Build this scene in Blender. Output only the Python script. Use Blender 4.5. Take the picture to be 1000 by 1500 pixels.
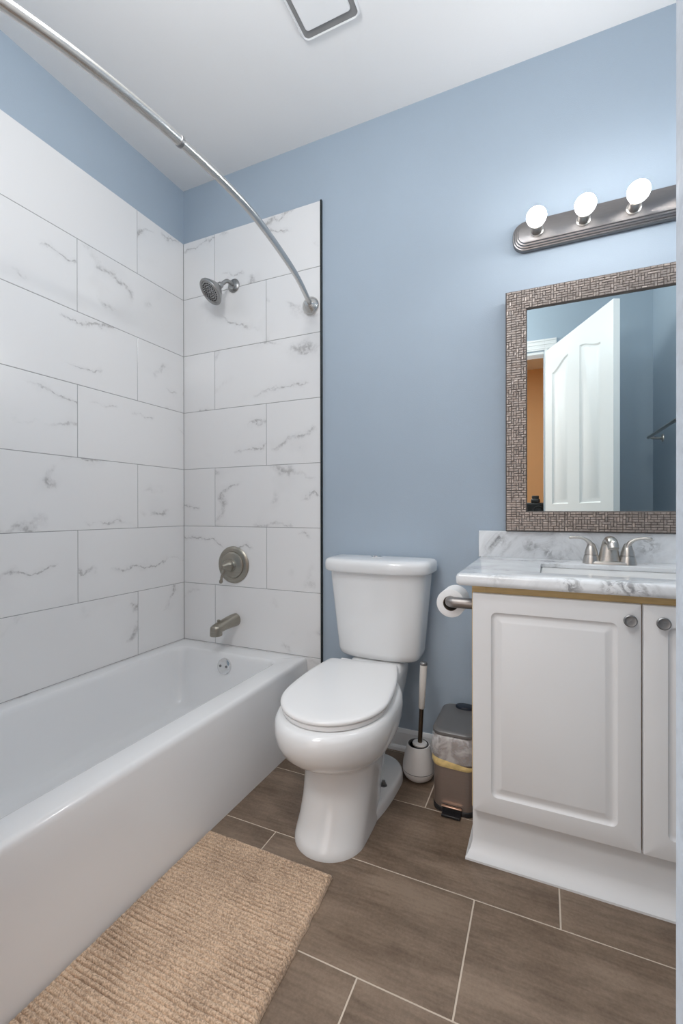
import bpy, bmesh, math, random
from mathutils import Vector, Matrix, noise
PI = math.pi
random.seed(7)
for o in list(bpy.data.objects):
    bpy.data.objects.remove(o)
S = bpy.context.scene
COL = S.collection

# ------------------------------------------------------------------ camera
CX, CY, CZ = 1.7854, -1.8736, 1.030
cd = bpy.data.cameras.new('camera')
cd.sensor_fit = 'VERTICAL'
cd.sensor_height = 36.0
cd.sensor_width = 24.0
cd.lens = 656.9 / 1500 * 36.0
cd.clip_start = 0.005
cd.clip_end = 50
cam = bpy.data.objects.new('camera', cd)
COL.objects.link(cam)
yaw, pitch, roll = math.radians(24.278), math.radians(-0.128), math.radians(-0.080)
cam.matrix_world = (Matrix.Translation((CX, CY, CZ)) @ Matrix.Rotation(yaw, 4, 'Z') @
                    Matrix.Rotation(PI / 2 + pitch, 4, 'X') @ Matrix.Rotation(roll, 4, 'Z'))
S.camera = cam

# ------------------------------------------------------------------ world, light, exposure
S.view_settings.view_transform = 'Standard'
S.view_settings.look = 'None'
S.view_settings.gamma = 1.0
S.view_settings.use_curve_mapping = False
S.view_settings.exposure = 1.27
S.cycles.use_denoising = True
S.cycles.max_bounces = 12
S.cycles.diffuse_bounces = 8
S.cycles.glossy_bounces = 6
S.cycles.transparent_max_bounces = 12
S.cycles.sample_clamp_indirect = 6.0
W = bpy.data.worlds.new('world')
S.world = W
W.use_nodes = True
W.node_tree.nodes['Background'].inputs[0].default_value = (0.8, 0.85, 0.95, 1)
W.node_tree.nodes['Background'].inputs[1].default_value = 0.3
BULB_STRENGTH = 52.0
BULB_COLOR = (1.0, 0.985, 0.965, 1)

def area_light(name, loc, rot, sx, sy, power, color):
    l = bpy.data.lights.new(name, 'AREA')
    l.shape = 'RECTANGLE'
    l.size, l.size_y = sx, sy
    l.energy = power
    l.color = color
    o = bpy.data.objects.new(name, l)
    COL.objects.link(o)
    o.location = loc
    o.rotation_euler = rot
    return o
def globe_light(name, loc, radius, power, color):
    l = bpy.data.lights.new(name, 'POINT')
    l.shadow_soft_size = radius
    l.energy = power
    l.color = color
    o = bpy.data.objects.new(name, l)
    COL.objects.link(o)
    o.location = loc
    return o
# added lights without fixtures: overhead globe near the door, two fills in the hall
globe_light('overhead_fill_globe', (1.12, -1.38, 2.36), 0.15, 9.0, (1.0, 0.995, 0.99))  # added overhead fill, no fixture, lined up with the toe kick shadow
area_light('hall_fill_light', (0.95, -2.55, 1.25), (math.radians(90), 0, math.radians(-16)), 1.3, 2.1, 6, (0.95, 0.98, 1.0))  # no window here: area fill added for the low parts of the room
area_light('hall_overhead_fill', (1.20, -2.60, 2.74), (0, 0, 0), 0.6, 0.6, 11, (1.0, 0.98, 0.95))  # area light added high in the hall for even brightness, no fixture

# ------------------------------------------------------------------ node helpers
def newmat(name):
    m = bpy.data.materials.new(name)
    m.use_nodes = True
    nt = m.node_tree
    return m, nt, nt.nodes['Principled BSDF']

def N(nt, typ, **kw):
    n = nt.nodes.new(typ)
    for k, v in kw.items():
        if k in n.inputs:
            n.inputs[k].default_value = v
        else:
            setattr(n, k, v)
    return n

def L(nt, a, b):
    nt.links.new(a, b)

def simple(name, color, rough=0.5, metal=0.0, bump=0.0, bscale=200.0, var=0.0, vscale=6.0, coat=0.0, spec=None, stretch=(1, 1, 1)):
    m, nt, b = newmat(name)
    b.inputs['Base Color'].default_value = (*color, 1)
    b.inputs['Roughness'].default_value = rough
    b.inputs['Metallic'].default_value = metal
    b.inputs['Coat Weight'].default_value = coat
    b.inputs['Coat Roughness'].default_value = 0.06
    if spec is not None:
        b.inputs['Specular IOR Level'].default_value = spec
    tc = N(nt, 'ShaderNodeTexCoord')
    mp = N(nt, 'ShaderNodeMapping')
    mp.inputs['Scale'].default_value = stretch
    L(nt, tc.outputs['Object'], mp.inputs['Vector'])
    nz = N(nt, 'ShaderNodeTexNoise', Scale=vscale, Detail=4.0)
    L(nt, mp.outputs['Vector'], nz.inputs['Vector'])
    mr = N(nt, 'ShaderNodeMapRange')
    mr.inputs['From Min'].default_value = 0.3
    mr.inputs['From Max'].default_value = 0.7
    mr.inputs['To Min'].default_value = 1 - var
    mr.inputs['To Max'].default_value = 1 + var
    L(nt, nz.outputs['Fac'], mr.inputs['Value'])
    vm = N(nt, 'ShaderNodeVectorMath', operation='SCALE')
    vm.inputs[0].default_value = color
    L(nt, mr.outputs['Result'], vm.inputs['Scale'])
    L(nt, vm.outputs['Vector'], b.inputs['Base Color'])
    if bump > 0:
        n2 = N(nt, 'ShaderNodeTexNoise', Scale=bscale, Detail=3.0)
        L(nt, mp.outputs['Vector'], n2.inputs['Vector'])
        bp = N(nt, 'ShaderNodeBump', Strength=bump, Distance=0.002)
        L(nt, n2.outputs['Fac'], bp.inputs['Height'])
        L(nt, bp.outputs['Normal'], b.inputs['Normal'])
    return m

def math_node(nt, op, a, b=None):
    n = N(nt, 'ShaderNodeMath', operation=op)
    for i, v in enumerate((a, b)):
        if v is None:
            continue
        if isinstance(v, (int, float)):
            n.inputs[i].default_value = v
        else:
            L(nt, v, n.inputs[i])
    return n.outputs[0]

def smooth(nt, v, lo, hi, a=0.0, b=1.0):
    mr = N(nt, 'ShaderNodeMapRange', interpolation_type='SMOOTHSTEP')
    mr.inputs['From Min'].default_value = lo
    mr.inputs['From Max'].default_value = hi
    mr.inputs['To Min'].default_value = a
    mr.inputs['To Max'].default_value = b
    L(nt, v, mr.inputs['Value'])
    return mr.outputs['Result']

def tile_marble(name):
    """white porcelain with sparse diagonal grey veins; every tile carries its own offset in the attribute 'tile'"""
    m, nt, b = newmat(name)
    b.inputs['Roughness'].default_value = 0.22
    b.inputs['Coat Weight'].default_value = 0.5
    b.inputs['Coat Roughness'].default_value = 0.07
    uv = N(nt, 'ShaderNodeUVMap', uv_map='tile_uv')
    at = N(nt, 'ShaderNodeAttribute', attribute_name='tile')
    off = N(nt, 'ShaderNodeVectorMath', operation='SCALE')
    L(nt, at.outputs['Vector'], off.inputs[0])
    off.inputs['Scale'].default_value = 37.0
    p = N(nt, 'ShaderNodeVectorMath', operation='ADD')
    L(nt, uv.outputs['UV'], p.inputs[0])
    L(nt, off.outputs['Vector'], p.inputs[1])
    wz = N(nt, 'ShaderNodeTexNoise', Scale=7.0, Detail=5.0, Roughness=0.6)
    L(nt, p.outputs['Vector'], wz.inputs['Vector'])
    ws = N(nt, 'ShaderNodeVectorMath', operation='SCALE')
    L(nt, wz.outputs['Color'], ws.inputs[0])
    ws.inputs['Scale'].default_value = 0.16
    q = N(nt, 'ShaderNodeVectorMath', operation='ADD')
    L(nt, p.outputs['Vector'], q.inputs[0])
    L(nt, ws.outputs['Vector'], q.inputs[1])
    rot = N(nt, 'ShaderNodeMapping')
    rot.inputs['Rotation'].default_value = (0, 0, math.radians(32))
    rot.inputs['Scale'].default_value = (1.3, 3.4, 1)
    L(nt, q.outputs['Vector'], rot.inputs['Vector'])
    n1 = N(nt, 'ShaderNodeTexNoise', Scale=1.0, Detail=1.0, Roughness=0.4)
    L(nt, rot.outputs['Vector'], n1.inputs['Vector'])
    d = math_node(nt, 'ABSOLUTE', math_node(nt, 'SUBTRACT', n1.outputs['Fac'], 0.5))
    vein = smooth(nt, d, 0.0, 0.016, 1.0, 0.0)
    halo = smooth(nt, d, 0.0, 0.06, 1.0, 0.0)
    n2 = N(nt, 'ShaderNodeTexNoise', Scale=4.6, Detail=2.0)
    L(nt, p.outputs['Vector'], n2.inputs['Vector'])
    mask = smooth(nt, n2.outputs['Fac'], 0.47, 0.62)
    n3 = N(nt, 'ShaderNodeTexNoise', Scale=60.0, Detail=2.0)
    L(nt, p.outputs['Vector'], n3.inputs['Vector'])
    brk = smooth(nt, n3.outputs['Fac'], 0.38, 0.6)
    v = math_node(nt, 'MULTIPLY', math_node(nt, 'MULTIPLY', vein, mask), math_node(nt, 'ADD', math_node(nt, 'MULTIPLY', brk, 0.7), 0.3))
    h = math_node(nt, 'MULTIPLY', math_node(nt, 'MULTIPLY', halo, mask), 0.10)
    t = math_node(nt, 'MINIMUM', math_node(nt, 'ADD', math_node(nt, 'MULTIPLY', v, 0.66), h), 1.0)
    mix = N(nt, 'ShaderNodeMix', data_type='RGBA')
    mix.inputs['A'].default_value = (0.82, 0.815, 0.81, 1)
    mix.inputs['B'].default_value = (0.36, 0.35, 0.345, 1)
    L(nt, t, mix.inputs['Factor'])
    L(nt, mix.outputs['Result'], b.inputs['Base Color'])
    return m

def counter_marble(name):
    m, nt, b = newmat(name)
    b.inputs['Roughness'].default_value = 0.16
    tc = N(nt, 'ShaderNodeTexCoord')
    mp = N(nt, 'ShaderNodeMapping')
    mp.inputs['Rotation'].default_value = (0.2, 0.5, 0.4)
    mp.inputs['Location'].default_value = (3.1, 0.4, 0.0)
    L(nt, tc.outputs['Object'], mp.inputs['Vector'])
    n1 = N(nt, 'ShaderNodeTexNoise', Scale=4.2, Detail=9.0, Roughness=0.66, Distortion=0.9)
    L(nt, mp.outputs['Vector'], n1.inputs['Vector'])
    n2 = N(nt, 'ShaderNodeTexNoise', Scale=22.0, Detail=6.0, Roughness=0.7, Distortion=1.6)
    L(nt, mp.outputs['Vector'], n2.inputs['Vector'])
    a = smooth(nt, n1.outputs['Fac'], 0.53, 0.74)
    s = smooth(nt, n2.outputs['Fac'], 0.42, 0.62)
    t = math_node(nt, 'MULTIPLY', a, math_node(nt, 'ADD', math_node(nt, 'MULTIPLY', s, 0.75), 0.25))
    c = smooth(nt, n1.outputs['Fac'], 0.35, 0.6, 0.0, 0.22)
    t = math_node(nt, 'ADD', t, c)
    geo = N(nt, 'ShaderNodeNewGeometry')
    n3 = N(nt, 'ShaderNodeTexNoise', Scale=34.0, Detail=5.0, Roughness=0.65, Distortion=1.2)
    L(nt, geo.outputs['Position'], n3.inputs['Vector'])
    b3 = smooth(nt, n3.outputs['Fac'], 0.40, 0.60)
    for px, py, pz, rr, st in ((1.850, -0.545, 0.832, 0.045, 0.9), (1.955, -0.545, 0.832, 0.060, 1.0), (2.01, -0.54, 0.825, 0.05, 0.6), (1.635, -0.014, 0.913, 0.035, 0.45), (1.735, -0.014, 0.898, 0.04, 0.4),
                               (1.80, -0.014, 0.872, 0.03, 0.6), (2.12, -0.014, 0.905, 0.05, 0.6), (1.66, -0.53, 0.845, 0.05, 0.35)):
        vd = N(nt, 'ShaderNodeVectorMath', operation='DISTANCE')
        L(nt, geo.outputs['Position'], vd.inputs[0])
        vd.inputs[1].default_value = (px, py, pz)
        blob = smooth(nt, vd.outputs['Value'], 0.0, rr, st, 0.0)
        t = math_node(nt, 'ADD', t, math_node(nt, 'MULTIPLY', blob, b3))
    t = math_node(nt, 'MINIMUM', t, 1.0)
    mix = N(nt, 'ShaderNodeMix', data_type='RGBA')
    mix.inputs['A'].default_value = (0.78, 0.805, 0.825, 1)
    mix.inputs['B'].default_value = (0.20, 0.205, 0.215, 1)
    L(nt, t, mix.inputs['Factor'])
    L(nt, mix.outputs['Result'], b.inputs['Base Color'])
    return m

def floor_tile_mat(name):
    m, nt, b = newmat(name)
    b.inputs['Roughness'].default_value = 0.42
    uv = N(nt, 'ShaderNodeUVMap', uv_map='tile_uv')
    at = N(nt, 'ShaderNodeAttribute', attribute_name='tile')
    off = N(nt, 'ShaderNodeVectorMath', operation='SCALE')
    L(nt, at.outputs['Vector'], off.inputs[0])
    off.inputs['Scale'].default_value = 29.0
    p = N(nt, 'ShaderNodeVectorMath', operation='ADD')
    L(nt, uv.outputs['UV'], p.inputs[0])
    L(nt, off.outputs['Vector'], p.inputs[1])
    mp = N(nt, 'ShaderNodeMapping')
    mp.inputs['Scale'].default_value = (2.0, 11.0, 1)
    L(nt, p.outputs['Vector'], mp.inputs['Vector'])
    n1 = N(nt, 'ShaderNodeTexNoise', Scale=1.0, Detail=6.0, Roughness=0.6, Distortion=0.4)
    L(nt, mp.outputs['Vector'], n1.inputs['Vector'])
    n2 = N(nt, 'ShaderNodeTexNoise', Scale=6.0, Detail=5.0, Roughness=0.6)
    L(nt, p.outputs['Vector'], n2.inputs['Vector'])
    n3 = N(nt, 'ShaderNodeTexNoise', Scale=140.0, Detail=3.0, Roughness=0.7)
    L(nt, p.outputs['Vector'], n3.inputs['Vector'])
    mp2 = N(nt, 'ShaderNodeMapping')
    mp2.inputs['Scale'].default_value = (14.0, 120.0, 1)
    L(nt, p.outputs['Vector'], mp2.inputs['Vector'])
    n4 = N(nt, 'ShaderNodeTexNoise', Scale=1.0, Detail=3.0)
    L(nt, mp2.outputs['Vector'], n4.inputs['Vector'])
    v = math_node(nt, 'ADD', math_node(nt, 'MULTIPLY', n1.outputs['Fac'], 0.42), math_node(nt, 'MULTIPLY', n2.outputs['Fac'], 0.26))
    v = math_node(nt, 'ADD', v, math_node(nt, 'MULTIPLY', n3.outputs['Fac'], 0.16))
    v = math_node(nt, 'ADD', v, math_node(nt, 'MULTIPLY', n4.outputs['Fac'], 0.16))
    cr = N(nt, 'ShaderNodeValToRGB')
    cr.color_ramp.elements[0].position = 0.41
    cr.color_ramp.elements[0].color = (0.122, 0.083, 0.056, 1)
    cr.color_ramp.elements[1].position = 0.60
    cr.color_ramp.elements[1].color = (0.275, 0.204, 0.149, 1)
    L(nt, v, cr.inputs['Fac'])
    L(nt, cr.outputs['Color'], b.inputs['Base Color'])
    bp = N(nt, 'ShaderNodeBump', Strength=0.15, Distance=0.001)
    L(nt, n3.outputs['Fac'], bp.inputs['Height'])
    L(nt, bp.outputs['Normal'], b.inputs['Normal'])
    return m

def mat_fabric(name):
    m, nt, b = newmat(name)
    b.inputs['Roughness'].default_value = 0.95
    b.inputs['Sheen Weight'].default_value = 0.2
    b.inputs['Specular IOR Level'].default_value = 0.1
    tc = N(nt, 'ShaderNodeTexCoord')
    n1 = N(nt, 'ShaderNodeTexNoise', Scale=9.0, Detail=4.0)
    L(nt, tc.outputs['Object'], n1.inputs['Vector'])
    n2 = N(nt, 'ShaderNodeTexNoise', Scale=260.0, Detail=3.0)
    L(nt, tc.outputs['Object'], n2.inputs['Vector'])
    v = math_node(nt, 'ADD', math_node(nt, 'MULTIPLY', n1.outputs['Fac'], 0.25), math_node(nt, 'MULTIPLY', n2.outputs['Fac'], 0.75))
    cr = N(nt, 'ShaderNodeValToRGB')
    cr.color_ramp.elements[0].position = 0.36
    cr.color_ramp.elements[0].color = (0.30, 0.212, 0.150, 1)
    cr.color_ramp.elements[1].position = 0.62
    cr.color_ramp.elements[1].color = (0.68, 0.505, 0.36, 1)
    L(nt, v, cr.inputs['Fac'])
    L(nt, cr.outputs['Color'], b.inputs['Base Color'])
    bp = N(nt, 'ShaderNodeBump', Strength=0.6, Distance=0.002)
    L(nt, n2.outputs['Fac'], bp.inputs['Height'])
    L(nt, bp.outputs['Normal'], b.inputs['Normal'])
    return m

def plastic_bag(name, color, fac):
    m, nt, b = newmat(name)
    out = nt.nodes['Material Output']
    b.inputs['Base Color'].default_value = (*color, 1)
    b.inputs['Roughness'].default_value = 0.22
    tr = N(nt, 'ShaderNodeBsdfTransparent')
    tc = N(nt, 'ShaderNodeTexCoord')
    n1 = N(nt, 'ShaderNodeTexNoise', Scale=26.0, Detail=3.0, Distortion=1.0)
    L(nt, tc.outputs['Object'], n1.inputs['Vector'])
    f = smooth(nt, n1.outputs['Fac'], 0.35, 0.7, fac - 0.1, fac + 0.2)
    bp = N(nt, 'ShaderNodeBump', Strength=0.5, Distance=0.004)
    L(nt, n1.outputs['Fac'], bp.inputs['Height'])
    L(nt, bp.outputs['Normal'], b.inputs['Normal'])
    mx = N(nt, 'ShaderNodeMixShader')
    L(nt, f, mx.inputs[0])
    L(nt, tr.outputs[0], mx.inputs[1])
    L(nt, b.outputs[0], mx.inputs[2])
    L(nt, mx.outputs[0], out.inputs['Surface'])
    return m

def brushed(name, color, rough=0.32, stretch=(1, 1, 60), aniso=0.4, var=0.12):
    m = simple(name, color, rough=rough, metal=1.0, bump=0.12, bscale=60, var=var, vscale=25, stretch=stretch)
    m.node_tree.nodes['Principled BSDF'].inputs['Anisotropic'].default_value = aniso
    return m

# ------------------------------------------------------------------ materials
M = {}
M['paint_blue'] = simple('blue wall paint', (0.38, 0.455, 0.533), rough=0.62, bump=0.25, bscale=260, var=0.015, vscale=3)
M['paint_jamb'] = simple('pale blue painted reveal', (0.50, 0.58, 0.665), rough=0.5, bump=0.4, bscale=120, var=0.02, vscale=3)
M['ceiling'] = simple('flat white ceiling paint', (0.80, 0.795, 0.79), rough=0.9, bump=0.15, bscale=200)
M['hall'] = simple('warm tan hall paint', (0.62, 0.40, 0.22), rough=0.7, bump=0.2, bscale=200)
M['trim_white'] = simple('white semi gloss trim paint', (0.80, 0.80, 0.80), rough=0.35, bump=0.08, bscale=90)
M['cab_white'] = simple('white thermofoil cabinet', (0.73, 0.735, 0.74), rough=0.38, bump=0.05, bscale=150, var=0.01)
M['toe_white'] = simple('white painted toe kick', (0.72, 0.73, 0.74), rough=0.45, bump=0.08, bscale=80, var=0.02)
M['raw_wood'] = simple('bare cabinet wood', (0.60, 0.43, 0.20), rough=0.6, var=0.12, vscale=14, stretch=(1.5, 8, 30), bump=0.1, bscale=40)
M['tile'] = tile_marble('marble look wall tile')
M['grout_grey'] = simple('grey wall grout', (0.34, 0.34, 0.34), rough=0.9, bump=0.2, bscale=300)
M['black_trim'] = simple('black metal tile edge', (0.015, 0.02, 0.02), rough=0.3, metal=0.4)
M['floor_tile'] = floor_tile_mat('brown concrete look floor tile')
M['grout_light'] = simple('light beige floor grout', (0.60, 0.52, 0.43), rough=0.9, bump=0.2, bscale=300, var=0.06, vscale=30)
M['porcelain'] = simple('white glazed porcelain', (0.77, 0.78, 0.785), rough=0.15, coat=0.15)
M['acrylic'] = simple('white glossy tub enamel', (0.80, 0.805, 0.81), rough=0.16, coat=0.25)
M['seat_plastic'] = simple('white seat plastic', (0.80, 0.80, 0.80), rough=0.22)
M['nickel'] = brushed('brushed nickel', (0.56, 0.535, 0.50), rough=0.28)
M['nickel_grey'] = brushed('grey brushed nickel', (0.36, 0.36, 0.355), rough=0.30)
M['nickel_warm'] = brushed('warm brushed nickel', (0.37, 0.345, 0.295), rough=0.28)
M['nickel_dark'] = brushed('satin nickel bar', (0.34, 0.315, 0.30), rough=0.38)
M['steel_rod'] = brushed('satin steel rod', (0.60, 0.59, 0.57), rough=0.26)
M['chrome'] = simple('polished chrome', (0.80, 0.80, 0.80), rough=0.08, metal=1.0)
M['plate_metal'] = brushed('brushed nickel light plate', (0.27, 0.255, 0.25), rough=0.26, stretch=(2, 1, 90))
M['knob_metal'] = brushed('pewter knob', (0.30, 0.30, 0.30), rough=0.4)
M['rubber_dark'] = simple('dark grey nozzle rubber', (0.06, 0.06, 0.06), rough=0.6)
M['marble_top'] = counter_marble('grey white cultured marble')
M['sink_white'] = simple('white sink glaze', (0.80, 0.80, 0.785), rough=0.12)
M['caulk_tan'] = simple('tan caulk line', (0.42, 0.33, 0.18), rough=0.6)
M['frame_weave'] = simple('woven taupe metal leaf frame', (0.355, 0.305, 0.272), rough=0.38, metal=0.55, var=0.25, vscale=60, bump=0.1, bscale=500)
M['frame_gap'] = simple('dark groove of the woven frame', (0.10, 0.082, 0.072), rough=0.6)
M['mirror'] = simple('mirror glass', (0.85, 0.92, 0.895), rough=0.0, metal=1.0)
M['bin_metal'] = simple('brown brushed steel bin', (0.27, 0.215, 0.185), rough=0.45, metal=0.45, bump=0.06, bscale=60, stretch=(1, 1, 40), var=0.05, vscale=25)
M['bin_lid'] = simple('grey bin lid', (0.165, 0.16, 0.158), rough=0.4, metal=0.3)
M['black_plastic'] = simple('black plastic', (0.012, 0.012, 0.014), rough=0.45)
M['navy_plastic'] = simple('blue black plastic cap', (0.010, 0.016, 0.028), rough=0.35)
M['copper'] = simple('copper coloured pedal bar', (0.75, 0.50, 0.37), rough=0.3, metal=0.9)
M['bag'] = plastic_bag('clear plastic liner', (0.82, 0.80, 0.80), 0.36)
M['bag_band'] = plastic_bag('yellow drawstring band', (0.82, 0.62, 0.27), 0.84)
M['bronze'] = simple('dark bronze handle rod', (0.13, 0.10, 0.075), rough=0.3, metal=0.9)
M['brush_plastic'] = simple('white brush plastic', (0.74, 0.73, 0.72), rough=0.3)
M['brush_handle'] = simple('cream handle plastic', (0.72, 0.68, 0.63), rough=0.3)
M['paper'] = simple('white toilet tissue', (0.82, 0.82, 0.82), rough=0.95, bump=0.4, bscale=220)
M['cardboard'] = simple('dark cardboard core', (0.12, 0.10, 0.075), rough=0.9)
M['mat'] = mat_fabric('beige chenille bath mat')
M['fan_plastic'] = simple('white vent plastic', (0.80, 0.80, 0.80), rough=0.4)
M['slot_dark'] = simple('grey vent slot', (0.22, 0.22, 0.22), rough=0.8)
M['door_paint'] = simple('white door paint', (0.76, 0.765, 0.77), rough=0.4, bump=0.06, bscale=120)
M['cam_black'] = simple('black camera body', (0.012, 0.012, 0.013), rough=0.45)
M['bulb'], _nt, _b = newmat('lit frosted bulb')
_b.inputs['Base Color'].default_value = (1, 1, 1, 1)
_b.inputs['Emission Color'].default_value = BULB_COLOR
_b.inputs['Emission Strength'].default_value = BULB_STRENGTH
M['bulb_collar'], _nt, _b = newmat('dim frosted rear of the bulb')
_b.inputs['Base Color'].default_value = (0.9, 0.9, 0.9, 1)
_b.inputs['Emission Color'].default_value = BULB_COLOR
_b.inputs['Emission Strength'].default_value = BULB_STRENGTH * 0.02

# ------------------------------------------------------------------ object helpers
def obj(name, bm, mat, parent=None, smooth_angle=35, bevel=0.0, seg=2):
    bmesh.ops.recalc_face_normals(bm, faces=bm.faces)
    me = bpy.data.meshes.new(name)
    bm.to_mesh(me)
    bm.free()
    mats = mat if isinstance(mat, (list, tuple)) else [mat]
    for x in mats:
        me.materials.append(M[x])
    o = bpy.data.objects.new(name, me)
    COL.objects.link(o)
    if parent is not None:
        o.parent = parent
        o.matrix_parent_inverse = parent.matrix_world.inverted()
    if bevel > 0:
        b = o.modifiers.new('bevel', 'BEVEL')
        b.width = bevel
        b.segments = seg
        b.limit_method = 'ANGLE'
        b.angle_limit = math.radians(40)
    if smooth_angle:
        for p in me.polygons:
            p.use_smooth = True
        me.set_sharp_from_angle(angle=math.radians(smooth_angle))
    return o

def thing(name, label, cat, loc, group=None):
    o = bpy.data.objects.new(name, None)
    o.empty_display_size = 0.05
    COL.objects.link(o)
    o.location = loc
    o.matrix_world = Matrix.Translation(loc)
    o['label'] = label
    o['category'] = cat
    if group:
        o['group'] = group
    return o

def tag(o, label, cat, group=None):
    o['label'] = label
    o['category'] = cat
    if group:
        o['group'] = group
    return o

def struct(o, label=None, cat=None):
    o['kind'] = 'structure'
    if label:
        o['label'] = label
    if cat:
        o['category'] = cat
    return o

def box(bm, x0, x1, y0, y1, z0, z1, mi=0):
    v = [bm.verts.new((x, y, z)) for x in (x0, x1) for y in (y0, y1) for z in (z0, z1)]
    fs = []
    for q in ((0, 1, 3, 2), (4, 6, 7, 5), (0, 4, 5, 1), (2, 3, 7, 6), (0, 2, 6, 4), (1, 5, 7, 3)):
        f = bm.faces.new([v[i] for i in q])
        f.material_index = mi
        fs.append(f)
    return fs

def loft(bm, rings, cap0=True, cap1=True, closed=True, mi=0):
    vr = [[bm.verts.new(p) for p in r] for r in rings]
    n = len(vr[0])
    for a, b in zip(vr[:-1], vr[1:]):
        for i in range(n if closed else n - 1):
            j = (i + 1) % n
            f = bm.faces.new((a[i], a[j], b[j], b[i]))
            f.material_index = mi
    if cap0:
        bm.faces.new(vr[0][::-1]).material_index = mi
    if cap1:
        bm.faces.new(vr[-1]).material_index = mi
    return vr

def frame_of(d):
    d = Vector(d).normalized()
    u = d.cross(Vector((0, 0, 1)))
    if u.length < 1e-3:
        u = Vector((1, 0, 0))
    u.normalize()
    return u, d.cross(u).normalized()

def lathe(bm, origin, axis, prof, n=32, cap0=True, cap1=True, mi=0):
    """prof: list of (distance along the axis, radius)"""
    o = Vector(origin)
    a = Vector(axis).normalized()
    u, v = frame_of(a)
    rings = []
    for t, r in prof:
        rings.append([o + a * t + (u * math.cos(k * 2 * PI / n) + v * math.sin(k * 2 * PI / n)) * max(r, 1e-5) for k in range(n)])
    return loft(bm, rings, cap0, cap1, mi=mi)

def tube(bm, pts, radii, n=16, mi=0, flat=1.0):
    pts = [Vector(p) for p in pts]
    if isinstance(radii, (int, float)):
        radii = [radii] * len(pts)
    rings = []
    pu = None
    for i, p in enumerate(pts):
        d = (pts[min(i + 1, len(pts) - 1)] - pts[max(i - 1, 0)]).normalized()
        if pu is None:
            u, v = frame_of(d)
        else:
            u = (pu - d * pu.dot(d)).normalized()
            v = d.cross(u).normalized()
        pu = u
        r = radii[i]
        ru, rv = r if isinstance(r, tuple) else (r, r * flat)
        rings.append([p + u * math.cos(k * 2 * PI / n) * ru + v * math.sin(k * 2 * PI / n) * rv for k in range(n)])
    return loft(bm, rings, True, True, mi=mi)

def spline(pts, n=8):
    """Catmull-Rom through points"""
    P = [Vector(p) for p in pts]
    P = [P[0] * 2 - P[1]] + P + [P[-1] * 2 - P[-2]]
    out = []
    for i in range(1, len(P) - 2):
        for k in range(n):
            t = k / n
            a, b, c, d = P[i - 1], P[i], P[i + 1], P[i + 2]
            out.append(0.5 * ((2 * b) + (c - a) * t + (2 * a - 5 * b + 4 * c - d) * t * t + (3 * b - a - 3 * c + d) * t ** 3))
    out.append(P[-2])
    return out

def rrect(x0, x1, y0, y1, z, r, k=6):
    """rounded rectangle ring in the xy plane"""
    pts = []
    for cx, cy, a0 in ((x1 - r, y1 - r, 0), (x0 + r, y1 - r, PI / 2), (x0 + r, y0 + r, PI), (x1 - r, y0 + r, 1.5 * PI)):
        for i in range(k + 1):
            a = a0 + i * (PI / 2) / k
            pts.append(Vector((cx + r * math.cos(a), cy + r * math.sin(a), z)))
    return pts

def lerp(a, b, t):
    return a + (b - a) * t

def tile_panel(name, rects, place, parent, mat, gap, thick, bev=0.0008):
    """one mesh of separate tiles. rects: (u0,u1,v0,v1,seed_u,seed_v); place(u,v,d) gives the point, d is height above the bed"""
    bm = bmesh.new()
    uvl = bm.loops.layers.uv.new('tile_uv')
    att = bm.verts.layers.float_vector.new('tile')
    for (u0, u1, v0, v1) in rects:
        sv = Vector((random.random(), random.random(), random.random()))
        g = gap / 2
        rings = []
        for ins, d in ((0, 0), (0, thick - bev), (bev, thick)):
            rings.append([(u0 + g + ins, v0 + g + ins, d), (u1 - g - ins, v0 + g + ins, d), (u1 - g - ins, v1 - g - ins, d), (u0 + g + ins, v1 - g - ins, d)])
        vr = [[bm.verts.new(place(*p)) for p in r] for r in rings]
        flat = {}
        for r, vs in zip(rings, vr):
            for p, v in zip(r, vs):
                v[att] = sv
                flat[v] = (p[0], p[1])
        fs = []
        for a, b in zip(vr[:-1], vr[1:]):
            for i in range(4):
                fs.append(bm.faces.new((a[i], a[(i + 1) % 4], b[(i + 1) % 4], b[i])))
        fs.append(bm.faces.new(vr[-1]))
        for f in fs:
            for lp in f.loops:
                lp[uvl].uv = flat[lp.vert]
    return obj(name, bm, mat, parent, smooth_angle=0)

# ================================================================== SETTING
ZC = 2.775                    # ceiling
XR = 2.478                    # right wall
YD = CY + 0.12                # room face of the door wall
YH = CY                       # hall face of the door wall
JX = CX + 0.12 * math.tan(math.radians(12.44))   # hinge side of the doorway
JL = JX - 0.84                # latch side
DH = 2.19                     # doorway height
YE = -4.2                     # far end of the hall

bm = bmesh.new(); box(bm, -0.12, XR + 0.12, YE - 0.12, 0.12, -0.12, -0.0015)
floor = struct(obj('floor', bm, 'grout_light', smooth_angle=0))
rects = []
T, R0 = 0.617, 0.3105
for k in range(-1, 14):
    v1 = -0.0275 + 0 - R0 * (k - 0)   # row lines at -0.338, -0.648, -0.959 ...
    v0 = v1 - R0
    v1c, v0c = min(v1, -0.001), max(v0, YE)
    if v1c - v0c < 0.01:
        continue
    offs = {0: 1.409 - T, 1: 1.823 - T, 2: 1.000}[k % 3]
    u = offs - T * 3
    while u < XR:
        a, b = max(u, 0.0), min(u + T, XR)
        if b - a > 0.01:
            rects.append((a, b, v0c, v1c))
        u += T
tile_panel('floor_tiles', rects, lambda u, v, d: (u, v, d - 0.003), floor, 'floor_tile', 0.0042, 0.003, 0.0006)

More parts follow.
